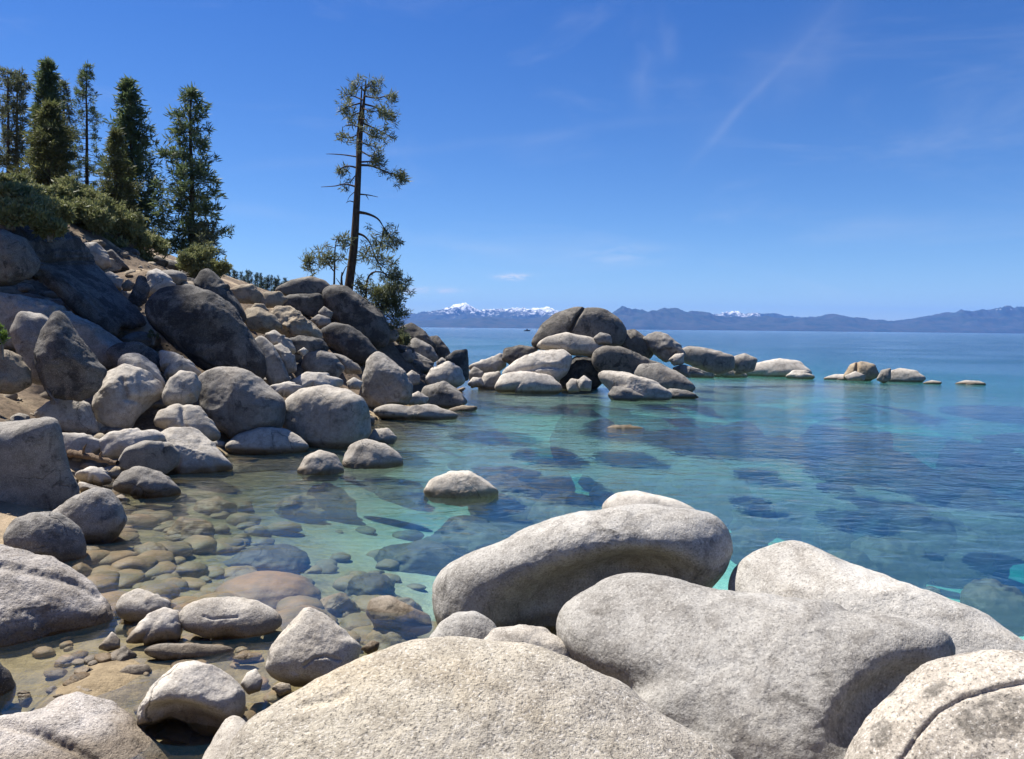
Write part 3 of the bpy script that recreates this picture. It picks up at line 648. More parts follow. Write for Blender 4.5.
rock('small smooth stone in the water right of the blocky boulder', [(367,440),(374,429),(388,428),(398,438),(392,448),(372,448)], wl=444, pitch=30, mat='pale', name='stone', cat='stone')
rock('lone pale boulder standing in the open water of the cove', [(422,492),(432,478),(450,471),(470,471),(486,480),(501,492),(490,504),(460,507),(430,502)], wl=497, pitch=30, mat='pale', lump=.06, sub=6, cuts=2)
rock('reddish flat rock awash at the end of the cove', [(446,410),(462,405),(480,407),(472,414),(452,415)], wl=411, pitch=40, mat='tan')
rock('white-topped stone with a wet brown flank in the near shallows', [(364,612),(372,598),(390,595),(402,602),(430,615),(432,632),(405,640),(375,628)], wl=612, pitch=42, mat='pale', name='stone', cat='stone')
rock('tan rock just breaking the surface in front of the islet', [(600,431),(612,425),(632,425),(650,430),(630,434)], wl=428, pitch=45, mat='tan')
# ---- hillside
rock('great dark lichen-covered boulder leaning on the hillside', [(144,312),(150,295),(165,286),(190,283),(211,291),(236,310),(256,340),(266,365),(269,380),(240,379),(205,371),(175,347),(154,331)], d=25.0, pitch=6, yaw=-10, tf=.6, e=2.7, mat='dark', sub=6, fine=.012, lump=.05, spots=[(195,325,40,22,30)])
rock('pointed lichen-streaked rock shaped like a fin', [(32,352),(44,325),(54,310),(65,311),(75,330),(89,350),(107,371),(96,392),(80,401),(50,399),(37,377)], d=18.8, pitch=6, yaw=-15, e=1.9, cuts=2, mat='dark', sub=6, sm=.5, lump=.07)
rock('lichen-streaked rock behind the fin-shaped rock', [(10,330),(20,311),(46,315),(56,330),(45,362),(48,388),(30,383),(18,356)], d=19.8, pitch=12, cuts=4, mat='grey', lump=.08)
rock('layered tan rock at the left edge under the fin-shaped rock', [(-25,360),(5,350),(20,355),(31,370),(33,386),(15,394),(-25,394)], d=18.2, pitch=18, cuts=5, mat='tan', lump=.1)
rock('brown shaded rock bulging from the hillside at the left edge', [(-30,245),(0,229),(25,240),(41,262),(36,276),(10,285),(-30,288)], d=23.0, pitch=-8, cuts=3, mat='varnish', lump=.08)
rock('long dark shaded ledge running down the hillside', [(-20,195),(10,205),(35,222),(60,240),(82,262),(103,290),(120,308),(130,332),(110,334),(70,308),(30,275),(-20,240)], d=24.6, pitch=-6, yaw=-35, tf=.45, tb=1.0, e=2.8, cuts=8, mat='dark', sub=6, lump=.16, fine=.05, sm=.5)  # dark material puts the shade of this face into its colour
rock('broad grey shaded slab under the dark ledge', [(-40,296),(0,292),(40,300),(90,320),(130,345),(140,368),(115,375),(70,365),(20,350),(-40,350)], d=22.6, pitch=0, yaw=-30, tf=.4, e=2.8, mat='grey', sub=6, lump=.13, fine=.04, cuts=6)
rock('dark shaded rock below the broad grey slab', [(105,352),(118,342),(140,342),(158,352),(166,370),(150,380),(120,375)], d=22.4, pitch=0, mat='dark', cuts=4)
rock('smooth pale boulder high under the hillside shrubs', [(74,250),(82,243),(96,242),(107,252),(112,266),(100,271),(84,264)], d=30.5, pitch=18, mat='pale')
rock('dark leaning slab right of the smooth pale boulder under the shrubs', [(103,253),(112,249),(123,261),(131,270),(112,272)], d=31.5, pitch=10, cuts=4, mat='dark')
rock('pale flat rock below the smooth boulder under the shrubs', [(96,276),(110,271),(124,280),(121,292),(104,288)], d=28.5, pitch=22, cuts=4, mat='pale')
rock('thin pale slab along the upper edge of the dark ledge', [(82,257),(92,262),(104,272),(118,290),(128,306),(118,304),(100,286)], d=27.2, pitch=25, cuts=3, mat='grey')
rock('brown knobbly rock standing in the sand left of the great dark boulder', [(126,302),(134,286),(137,275),(146,277),(150,288),(147,302),(138,308)], d=27.0, pitch=8, cuts=5, mat='dark', lump=.12)
rock('small tan stone left of the brown knobbly rock', [(121,285),(128,279),(135,284),(131,291),(123,291)], d=27.6, pitch=20, cuts=4, mat='tan', sub=4, name='stone', cat='stone')
rock('cream boulder half buried in the sand above the great dark boulder', [(146,287),(147,272),(157,268),(170,276),(178,288),(160,296),(148,295)], d=29.0, pitch=20, mat='white', lump=.05)
rock('dark peaked boulder behind the great dark boulder', [(192,284),(202,268),(212,269),(226,285),(240,303),(250,321),(236,324),(212,304)], d=28.0, pitch=6, yaw=-15, cuts=3, mat='dark', lump=.06)
rock('jagged tan rock on the skyline below the far forest', [(226,290),(238,285),(253,284),(264,296),(257,304),(238,303)], d=33.0, pitch=20, cuts=5, mat='tan', lump=.1)
rock('rounded tan rock left of the domed skyline boulder', [(258,302),(263,292),(280,291),(289,300),(278,308),(262,308)], d=33.5, pitch=18, mat='tan')
rock('smooth tan boulder below the skyline rocks', [(242,319),(247,308),(260,307),(276,316),(284,329),(266,335),(249,330)], d=28.5, pitch=20, mat='tan', lump=.04)
rock('small tan boulder above the smooth tan boulder', [(250,309),(255,303),(264,304),(270,312),(260,314)], d=29.5, pitch=20, mat='tan', sub=4)
rock('crumbling orange-tan rock mass in the middle of the slope', [(268,314),(278,307),(291,306),(306,318),(321,332),(324,342),(300,348),(280,338)], d=30.0, pitch=24, cuts=6, mat='tan', lump=.14, sub=6)
rock('grey rock wedged under the crumbling tan rock', [(283,340),(300,335),(322,338),(330,350),(310,358),(290,352)], d=29.0, pitch=14, cuts=5, mat='dark', lump=.1)
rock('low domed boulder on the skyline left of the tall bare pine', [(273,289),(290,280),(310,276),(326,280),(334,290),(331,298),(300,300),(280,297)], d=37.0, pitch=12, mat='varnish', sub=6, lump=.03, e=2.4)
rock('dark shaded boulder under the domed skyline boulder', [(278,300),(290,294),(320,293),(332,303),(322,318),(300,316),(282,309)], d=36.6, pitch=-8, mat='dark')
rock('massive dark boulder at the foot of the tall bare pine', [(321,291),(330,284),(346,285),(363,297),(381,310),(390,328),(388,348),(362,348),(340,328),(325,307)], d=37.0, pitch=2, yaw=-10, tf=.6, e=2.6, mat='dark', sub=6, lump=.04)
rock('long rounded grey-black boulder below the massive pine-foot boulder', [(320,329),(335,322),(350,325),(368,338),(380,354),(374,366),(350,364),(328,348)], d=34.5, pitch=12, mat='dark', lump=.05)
rock('small grey rock in the gap below the domed skyline boulder', [(310,320),(318,314),(330,318),(332,326),(318,328)], d=35.0, pitch=20, mat='grey', sub=4)
rock('small rough rock above the gap below the domed skyline boulder', [(318,312),(324,306),(334,313),(330,321),(320,319)], d=35.6, pitch=10, mat='grey', sub=4, cuts=3)
rock('striped curved boulder beside the great dark boulder', [(264,334),(275,330),(291,340),(297,352),(287,356),(270,347)], d=26.4, pitch=28, mat='pale', lump=.05)
rock('upright grey slab right of the great dark boulder', [(251,341),(262,334),(273,344),(287,370),(292,385),(270,384),(258,366)], d=25.6, pitch=14, cuts=4, mat='grey')
rock('ribbed grey rock right of the upright slab', [(272,346),(282,344),(295,356),(297,372),(286,374)], d=26.0, pitch=20, cuts=4, mat='grey', lump=.12)
rock('smooth domed boulder in the middle of the slope above the flat pale slab', [(301,366),(305,353),(320,349),(332,353),(346,368),(336,381),(310,379)], d=29.0, pitch=16, mat='grey')
rock('flat pale slab behind the blocky boulder', [(288,383),(305,372),(325,373),(347,382),(332,392),(300,393)], d=26.0, pitch=40, cuts=3, mat='white')
rock('cream flat stone between the egg-shaped boulder and the blocky boulder', [(268,386),(290,381),(305,388),(292,398),(275,396)], d=24.5, pitch=36, mat='white', cuts=2)
rock('long grey boulder right of the smooth domed boulder', [(330,352),(345,356),(359,365),(363,374),(346,374)], d=31.0, pitch=22, mat='grey')
rock('small bright stone left of the smooth domed boulder', [(297,352),(304,347),(309,351),(303,357)], d=28.3, pitch=30, mat='white', sub=4, name='stone', cat='stone')
rock('small cream stone at the foot of the pear-shaped boulder', [(346,382),(354,377),(363,382),(360,390),(349,389)], d=29.5, pitch=30, mat='white', sub=4, name='stone', cat='stone')
rock('thin white stone behind the low oval boulder at the waterline', [(209,444),(216,440),(225,442),(224,447),(214,448)], d=21.2, pitch=35, mat='white', sub=4, name='stone', cat='stone')
rock('small stone wedged under the fractured boulder', [(97,420),(104,416),(106,428),(100,433),(95,428)], d=19.9, pitch=25, mat='white', sub=4, name='stone', cat='stone')
# ---- the point beyond the cove
rock('dark slab on the skyline at the tip of the wooded point', [(398,327),(412,322),(426,332),(437,346),(426,353),(408,343)], d=43.5, pitch=8, yaw=-10, mat='dark', cuts=2)
rock('dark rock sloping to the lake at the tip of the wooded point', [(425,337),(438,335),(449,349),(452,361),(440,364)], d=44.0, pitch=8, yaw=-15, mat='dark', cuts=2)
rock('grey angular rock in the middle of the point', [(403,347),(415,337),(431,345),(440,359),(426,368),(410,361)], d=42.5, pitch=14, mat='grey', cuts=4)
rock('dark angular rock low on the point', [(398,361),(412,350),(431,360),(437,372),(415,376)], d=41.0, pitch=10, mat='grey', cuts=4)
rock('black square-topped block at the end of the point', [(446,357),(455,350),(468,349),(469,380),(455,384),(446,372)], d=38.5, pitch=2, e=4, cuts=3, mat='dark', sm=.4)
rock('tan weathered rock under the young pine on the point', [(385,352),(393,339),(403,349),(402,366),(388,364)], d=40.0, pitch=14, cuts=4, mat='tan', lump=.1)
rock('small grey rock between the black block and the cream boulder', [(436,362),(442,357),(450,362),(447,370),(438,370)], d=39.0, pitch=18, mat='grey', sub=4)
rock('small pale rock at the right of the pear-shaped boulder', [(404,376),(412,370),(420,375),(420,384),(408,386)], d=36.0, pitch=25, mat='pale', sub=4)
rock('flat cream rock behind the long low rock', [(405,398),(418,391),(430,398),(424,405),(408,405)], d=32.5, pitch=30, mat='white', sub=4)
rock('dark round rock filling the gap under the pine-foot boulder', [(375,335),(388,322),(404,332),(404,352),(388,360),(376,352)], d=41.5, pitch=0, mat='dark')
# ---- islet
ISL = 'boulders of the islet'
rock('big domed boulder split by a dark seam, crowning the islet', [(530,342),(540,325),(555,313),(575,307),(605,308),(620,319),(628,332),(622,348),(580,353),(548,350),(534,350)], d=46.5, pitch=8, tf=.75, tb=1.2, e=2.5, mat='varnish', sub=7, lump=.03, sm=.6, spots=[(548,318,30,5,-32),(590,309,40,4,0),(540,340,12,10,0),(574,325,4,22,20)], cracks=[([(588,303),(577,317),(570,330),(567,348)],1.5,.28)])
rock('pale slab under the left of the split domed islet boulder', [(533,347),(545,337),(565,332),(591,337),(607,346),(602,358),(570,355),(545,350)], d=44.5, pitch=18, mat='pale', e=2.6, lump=.04)
rock('broad cream boulder with a ledge on the left of the islet', [(500,374),(515,360),(540,350),(566,349),(573,358),(567,374),(555,384),(520,384)], d=43.5, pitch=30, mat='white', sub=6, lump=.05, cracks=[([(520,371),(545,366),(568,368)],2,.12)])
rock('low cream boulder at the waterline of the islet below the ledged boulder', [(492,390),(502,373),(525,371),(551,375),(565,389),(555,396),(520,397)], d=42.0, pitch=34, mat='white', lump=.04)
rock('long boulder with a black shaded flank in the middle of the islet', [(590,360),(594,350),(605,345),(622,347),(646,357),(666,366),(676,378),(660,384),(630,382),(600,376)], d=43.5, pitch=-2, tf=.6, e=2.8, mat='varnish', sub=6, lump=.04, yaw=10)
rock('grey boulder sloping into the water at the right of the islet', [(632,374),(640,364),(660,363),(682,374),(698,388),(690,394),(660,394),(640,386)], d=42.3, pitch=14, yaw=-10, mat='grey', lump=.04)
rock('pale whale-shaped boulder at the front of the islet', [(596,377),(602,369),(625,372),(655,380),(674,393),(667,404),(640,406),(610,392)], d=38.6, pitch=18, e=2.4, mat='pale', lump=.06, sub=6)
rock('small dark-sided boulder leaning on the whale-shaped boulder', [(607,394),(614,386),(630,388),(647,398),(632,404),(612,402)], wl=401, pitch=10, mat='grey')
rock('dark hump right of the split domed boulder', [(607,345),(622,331),(635,329),(646,337),(658,347),(650,360),(620,355)], d=47.0, pitch=-4, yaw=8, mat='varnish', lump=.05)
rock('small round stone under the split domed boulder', [(593,338),(600,332),(611,335),(612,344),(598,345)], d=44.0, pitch=10, mat='grey', sub=4, name='stone', cat='stone')
rock('weathered tan boulder right of the dark hump', [(642,338),(655,331),(667,334),(681,345),(688,358),(665,362),(648,350)], d=46.4, pitch=14, mat='grey', lump=.09, cuts=3)
rock('tiny black pointed stone perched on the weathered tan boulder', [(660,341),(663,334),(666,341),(663,344)], d=46.5, pitch=10, mat='dark', sub=4, name='stone', cat='stone')
rock('small pale angular rock below the weathered tan boulder', [(668,360),(675,354),(684,353),(684,364),(674,366)], d=45.4, pitch=25, cuts=4, mat='white', sub=4)
rock('long level grey boulder trailing right from the islet', [(678,350),(690,345),(715,350),(734,355),(735,370),(720,375),(695,368),(680,361)], d=49.5, pitch=4, e=2.7, mat='grey', lump=.04)
rock('dark wedge-shaped boulder right of the long level boulder', [(728,358),(745,353),(758,359),(754,371),(735,376)], d=50.0, pitch=2, mat='grey', lump=.03)
rock('big low white boulder in the chain right of the islet', [(739,375),(755,363),(780,358),(800,361),(814,372),(806,380),(768,381)], wl=377, pitch=28, mat='white', lump=.03)
rock('small white boulder before the right end of the big low white boulder', [(784,377),(793,370),(806,370),(817,378),(800,382)], wl=379, pitch=30, mat='white')
rock('low cream stone left of the big low white boulder', [(700,374),(712,367),(725,368),(738,376),(715,380)], wl=377, pitch=30, mat='white')
rock('grey sliver of rock at the waterline right of the islet', [(670,368),(682,364),(700,369),(706,377),(688,378)], d=45.2, pitch=18, mat='grey')
rock('small grey stone in the dark gap of the islet', [(566,384),(571,378),(579,380),(580,392),(568,393)], d=41.5, pitch=20, mat='pale', sub=4, name='stone', cat='stone')
rock('small white stone in the dark gap of the islet', [(577,381),(584,375),(592,381),(591,391),(580,391)], d=41.2, pitch=20, mat='white', sub=4, name='stone', cat='stone', cuts=3)
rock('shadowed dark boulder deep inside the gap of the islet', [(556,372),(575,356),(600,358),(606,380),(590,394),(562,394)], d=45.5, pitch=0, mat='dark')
rock('grey rock behind the ledged cream boulder', [(501,360),(504,348),(520,345),(538,347),(536,362),(515,368)], d=46.5, pitch=16, cuts=4, mat='varnish')
rock('white rock left of the grey rock behind the ledged boulder', [(467,366),(485,359),(503,352),(507,366),(495,376),(474,374)], d=47.2, pitch=28, mat='white')
rock('pale rounded boulder at the left waterline of the islet', [(477,386),(484,373),(500,371),(504,386),(492,394),(480,392)], wl=389, pitch=22, mat='pale')
rock('small grey rock at the far left of the islet', [(467,374),(474,366),(484,372),(482,382),(470,382)], d=45.6, pitch=20, mat='grey', sub=4)
rock('flat cream rock at the far left waterline of the islet', [(467,384),(473,377),(482,378),(483,386),(472,388)], d=44.0, pitch=35, mat='white', sub=4)
rock('low white boulder awash right of the big low white boulder', [(819,379),(835,374),(856,375),(863,381),(840,383)], wl=380, pitch=30, mat='white')
rock('brown cleft boulder in the chain of far rocks', [(842,377),(850,364),(862,361),(875,364),(880,376),(866,384),(848,383)], wl=381, pitch=8, mat='tan', cracks=[([(858,360),(856,372)],1.5,.3)], dents=())
rock('small white stone before the brown cleft boulder', [(844,376),(855,371),(866,375),(864,381),(848,381)], d=49.5, pitch=25, mat='white', sub=4, name='stone', cat='stone')
rock('pale turtle-backed boulder at the right of the chain of far rocks', [(879,380),(884,372),(900,368),(916,370),(928,379),(918,385),(888,385)], wl=382, pitch=15, mat='pale', lump=.03)
rock('grey stone against the left of the turtle-backed boulder', [(876,380),(881,370),(891,368),(891,379),(884,384)], d=52.5, pitch=15, mat='grey', sub=4)
rock('thin flat white rock farthest right in the open water', [(952,384),(965,380),(980,381),(989,385),(968,388)], wl=384.5, pitch=30, mat='white')
rock('low dark rock at the waterline between the long level boulder and the wedge-shaped boulder', [(714,373),(728,365),(742,368),(749,378),(725,379)], wl=378, pitch=15, mat='grey')
rock('small low rock at the waterline below the long level boulder', [(686,374),(700,366),(716,371),(713,379),(690,379)], wl=378, pitch=15, mat='pale')
rock('flat grey rock awash at the right foot of the islet', [(654,396),(670,388),(690,391),(702,398),(672,401)], wl=399, pitch=30, mat='grey')
rock('low pale rock awash between the turtle-backed boulder and the thin flat white rock', [(921,383),(932,380),(943,382),(940,385),(925,385)], wl=384, pitch=30, mat='pale', sub=4)
# ------------------------------------------------------------------ sunken boulders and cobbles
def lump_stone(name, P, rx, ry, rz, yaw, mat, label, cat, group=None, sub=4, seed=0, lump=.16, cuts=3):
    rs = np.random.RandomState(seed + 900); U, Fc = ico(sub); U = U.copy()
    for k in range(cuts):
        a = rs.normal(size=3); a /= np.linalg.norm(a); s = U @ a; U = U - (np.maximum(s - .75, 0) * .8)[:, None] * a
    V = U * (1 + lump * fbm(U * 1.3 + seed * 2.1, 4))[:, None] * np.array([rx, ry, rz])
    c, s = math.cos(yaw), math.sin(yaw)
    V = V @ np.array([[c, s, 0], [-s, c, 0], [0, 0, 1]])
    o = mesh_obj(name, V, Fc, M[mat]); o.location = tuple(P)
    return tag(o, label, cat, group)
SUNK = [(265, 577, 50, 23, .12, 'broad orange-brown sunken boulder just under the surface near the oval stone'),
        (268, 548, 46, 12, .35, 'flat dark sunken boulder just beyond the orange-brown sunken boulder'),
        (335, 596, 26, 9, .25, 'dark sunken rock right of the orange-brown sunken boulder'),
        (372, 577, 32, 8, .45, 'sunken rock left of the hollow boulder end'),
        (400, 600, 24, 10, .4, 'sunken brown rock behind the white-topped stone'),
        (340, 640, 22, 12, .2, 'sunken rock beside the tip of the triangular stone'),
        (395, 632, 34, 13, .25, 'brown sunken rock in front of the white-topped stone'),
        (300, 620, 16, 8, .2, 'sunken stone between the oval stone and the triangular stone'),
        (415, 545, 45, 9, .7, 'dark sunken boulder left of the hollow boulder'),
        (470, 522, 52, 9, .8, 'dark sunken boulder in front of the lone boulder'),
        (566, 497, 46, 9, .5, 'dark sunken boulder behind the arch of the hollow boulder'),
        (503, 478, 38, 5, .3, 'greyish sunken boulder right of the lone boulder'),
        (545, 466, 36, 6, .6, 'dark sunken boulder beyond the greyish sunken boulder'),
        (490, 453, 48, 6, .8, 'long dark sunken boulder beyond the lone boulder'),
        (622, 477, 34, 6, .9, 'dark sunken boulder beyond the pale peeking boulder'),
        (660, 441, 95, 9, .8, 'wide dark sunken shelf before the islet'),
        (590, 415, 42, 4, .5, 'dark sunken boulder close before the islet'),
        (780, 447, 92, 9, .9, 'wide dark sunken reef right of centre in the lake'),
        (895, 457, 115, 10, .9, 'widest dark sunken reef at the right in the lake'),
        (1025, 458, 50, 10, .9, 'dark sunken reef at the right edge'),
        (872, 483, 70, 12, .8, 'long dark sunken boulder in the middle of the turquoise water'),
        (987, 497, 48, 15, .8, 'large dark sunken boulder near the right edge'),
        (755, 503, 26, 7, 1.1, 'dark sunken boulder right of the hollow boulder rim'),
        (890, 536, 44, 13, .9, 'dark sunken boulder above the tapering pale boulder'),
        (836, 522, 22, 6, 1.2, 'smaller dark sunken boulder beside the boulder above the tapering pale boulder'),
        (962, 529, 36, 7, 1.2, 'dark sunken boulder in turquoise water left of the right edge'),
        (997, 584, 34, 14, .6, 'dark sunken boulder nearest the right edge shore boulder'),
        (931, 587, 12, 5, .8, 'small dark sunken stone above the tapering pale boulder'),
        (850, 553, 36, 7, 1.1, 'dark sunken boulder hugging the tapering pale boulder'),
        (748, 530, 24, 8, .9, 'dark sunken boulder in the gap right of the hollow boulder'),
        (190, 520, 26, 6, .1, 'brown sunken rock near the left shore'),
        (215, 498, 22, 4, .2, 'brown sunken rock off the flaky slab'),
        (150, 545, 24, 6, .12, 'olive sunken rock near the blue-shaded boulder'),
        (240, 462, 18, 4, .1, 'sunken rock before the low oval boulder'),
        (300, 497, 26, 4, .4, 'sunken rock before the small rounded boulder'),
        (330, 487, 30, 4, .35, 'sunken rock off the small rounded boulder'),
        (705, 463, 55, 6, .9, 'dark sunken boulder beyond and right of the pale peeking boulder'),
        (1000, 430, 60, 5, 1.2, 'far dark sunken reef at the right edge below the thin flat white rock'),
        (845, 428, 75, 5, 1.2, 'far dark sunken reef below the turtle-backed boulder'),
        (720, 424, 60, 4, 1.0, 'far dark sunken reef below the big low white boulder'),
        (945, 472, 50, 7, 1.0, 'dark sunken boulder between the widest reef and the large one at the right edge'),
        (800, 470, 45, 6, 1.0, 'dark sunken boulder just before the wide reef right of centre'),
        (930, 512, 40, 7, .9, 'dark sunken boulder right of the long one in the turquoise water'),
        (400, 480, 30, 4, .8, 'dark sunken rock left of the lone boulder')]
for i, (px, py, hw, hh, dep, lab) in enumerate(SUNK):
    P = onwater(px, py, -dep); dd = (P - CAM) @ fw
    rx = (1.05 if i == 0 else .9) * hw * dd / F; ry = min(max(hh * dd / F / (CAM[2] / dd), rx * .45), rx * .9)
    zt = terrain(P[None, :2])[0]
    rz = max(.25 * min(rx, ry), min(.9 * rx, (-dep - zt) * .75 + .1))
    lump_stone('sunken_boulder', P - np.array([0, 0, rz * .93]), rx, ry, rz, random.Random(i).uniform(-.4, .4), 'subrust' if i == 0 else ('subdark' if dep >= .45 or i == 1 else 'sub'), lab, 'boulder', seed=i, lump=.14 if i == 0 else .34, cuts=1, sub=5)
rs = np.random.RandomState(21); k = 0; tries = 0
while k < 220 and tries < 8000:
    tries += 1
    px, py = (rs.uniform(100, 440), rs.uniform(485, 640)) if k < 95 else (rs.uniform(85, 270), rs.uniform(490, 610)) if k < 190 else (rs.uniform(150, 275), rs.uniform(640, 735))
    P = onwater(px, py, -.2); zt = terrain(P[None, :2])[0]
    if zt > -.04 or zt < -1.6: continue
    r = rs.uniform(.05, .12) if py > 640 else rs.uniform(.09, .32)
    rz = min(r * rs.uniform(.35, .6), -zt * .9 + .03)
    lump_stone('cobble', (P[0], P[1], zt + rz * .35), r * rs.uniform(.9, 1.6), r, rz, rs.uniform(0, 3.1), 'sub',
               'brown or olive cobble lying on the bed of the shallow cove', 'cobble', 'cobbles on the bed of the cove', sub=3, seed=k + 60)
    k += 1

for i in range(44):
    px, py = rs.uniform(40, 290), rs.uniform(632, 752)
    if 130 < px < 250 and 655 < py < 745: px = rs.uniform(70, 135)
    P = onwater(px, py, .0); r = rs.uniform(.035, .11); P[2] = min(terrain(P[None, :2])[0] + r * .3, .02)
    lump_stone('shore_stone', P, r * rs.uniform(1, 1.6), r, r * rs.uniform(.45, .75), rs.uniform(0, 3.1), ['pale', 'tan', 'grey', 'sub'][rs.randint(4)],
               'small wet stone in the muddy shallows of the near left shore', 'stone', 'small stones of the near shallows', sub=3, seed=i + 500, cuts=5)
k = 0
while k < 135:
    c = land[rs.randint(len(land))] if 'land' in globals() else None
    if c is None:
        land = CP[(CP[:, 2] > .1) & (CP[:, 1] > 13) & (CP[:, 1] < 45) & (CP[:, 0] < -1.5)]; continue
    p = c[:2] + rs.normal(size=2) * 2.0; zt = terrain(p[None])[0]
    if zt < -.1: continue
    r = rs.uniform(.16, .52) * (.5 + p[1] / 40)
    lump_stone('rock', (p[0], p[1], zt + r * .12), r * rs.uniform(.9, 1.5), r, r * rs.uniform(.5, .8), rs.uniform(0, 3.1), ['grey', 'tan', 'varnish', 'dark', 'grey'][rs.randint(5)],
               'small rock filling a gap between the boulders of the bank', 'rock', 'small rocks in the gaps of the bank', sub=4, seed=k + 300, cuts=7)
    k += 1
k = 0; shore = CP[(CP[:, 2] > -.4) & (CP[:, 2] < 1.6) & (CP[:, 1] > 12) & (CP[:, 1] < 36) & (CP[:, 0] < -1.5)]
while k < 80:
    c = shore[rs.randint(len(shore))]; p = c[:2] + rs.normal(size=2) * 1.4; zt = terrain(p[None])[0]
    if zt < -.25: continue
    r = rs.uniform(.07, .26) * (.6 + p[1] / 40)
    lump_stone('shore_stone', (p[0], p[1], zt + r * .2), r * rs.uniform(.9, 1.6), r, r * rs.uniform(.5, .8), rs.uniform(0, 3.1), ['grey', 'pale', 'white', 'tan'][rs.randint(4)],
               'small angular stone packed between the boulders of the left shore', 'stone', 'small angular stones of the left shore', sub=4, seed=k + 700, cuts=8)
    k += 1
def many(name, Ps, sizes, mat, seed):
    U, Fc = ico(2); V = []; Fs = []; rs = np.random.RandomState(seed)
    for i, (p, s) in enumerate(zip(Ps, sizes)):
        A = rs.normal(size=(3, 3)) * .25 + np.eye(3)
        v = (U * (1 + .3 * pnoise(U * 1.7 + i * 3.1))[:, None]) @ A * s * np.array([1, 1, .6]); V.append(v + p); Fs.append(Fc + i * len(U))
    return mesh_obj(name, np.concatenate(V), np.concatenate(Fs), M[mat])
Ps, sz = [], []
land = CP[(CP[:, 2] > -.1) & (CP[:, 1] > 6) & (CP[:, 1] < 45) & (CP[:, 0] < -1.5)]
while len(Ps) < 2200:
    c = land[rs.randint(len(land))]; p = c[:2] + rs.normal(size=2) * 2.2
    zt = terrain(p[None])[0]
    if zt < -.02: continue
    Ps.append((p[0], p[1], zt)); sz.append(min(.02 * (1 + p[1] / 18) * rs.pareto(2.2) + .02, .28))
g = many('gravel', np.array(Ps), sz, 'tan', 4); structure(g, 'stuff'); g['label'] = 'loose tan gravel scattered between the boulders of the bank'

# ------------------------------------------------------------------ trees
def tube(pts, rads, n=8):
    pts = np.asarray(pts, float); V = []; Fs = []
    T = np.gradient(pts, axis=0); T /= np.linalg.norm(T, axis=1)[:, None] + 1e-9
    ref = np.array([0, 1, 0.0]) if abs(T[0][1]) < .9 else np.array([1.0, 0, 0])
    for p, t, r in zip(pts, T, rads):
        a = np.cross(t, ref); a /= np.linalg.norm(a) + 1e-9; b = np.cross(t, a)
        th = np.arange(n) * 2 * np.pi / n
        V.append(p + r * (np.cos(th)[:, None] * a + np.sin(th)[:, None] * b))
    V = np.concatenate(V)
    for i in range(len(pts) - 1):
        for j in range(n):
            Fs.append((i * n + j, i * n + (j + 1) % n, (i + 1) * n + (j + 1) % n, (i + 1) * n + j))
    return V, np.array(Fs)
class Acc:
    def __init__(s): s.V = []; s.F = []; s.k = 0
    def add(s, V, Fc): s.V.append(V); s.F.append(np.asarray(Fc) + s.k); s.k += len(V)
    def obj(s, name, mat, parent, loc=None):
        if not s.V: return None
        return mesh_obj(name, np.concatenate(s.V), np.concatenate(s.F), mat, parent)
def tufts(acc, C, D, size, K, rs, width=.085, spread=1.0, up=.25):
    """needle sprays: K slim blades around each centre C, leaning along D"""
    C = np.repeat(C, K, 0); D = np.repeat(D, K, 0); s = np.repeat(size, K)
    v = rs.normal(size=C.shape) * spread + D + np.array([0, 0, up]); v /= np.linalg.norm(v, axis=1)[:, None]
    a = np.cross(v, rs.normal(size=C.shape)); a /= np.linalg.norm(a, axis=1)[:, None] + 1e-9
    L = s * rs.uniform(.6, 1.15, len(s))
    p0 = C + rs.normal(size=C.shape) * (s * .22)[:, None]
    m = p0 + v * (L * .5)[:, None]; wd = (L * width)[:, None]
    V = np.stack([p0, m + a * wd, p0 + v * L[:, None], m - a * wd], 1).reshape(-1, 3)
    acc.add(V, np.arange(len(V)).reshape(-1, 4))
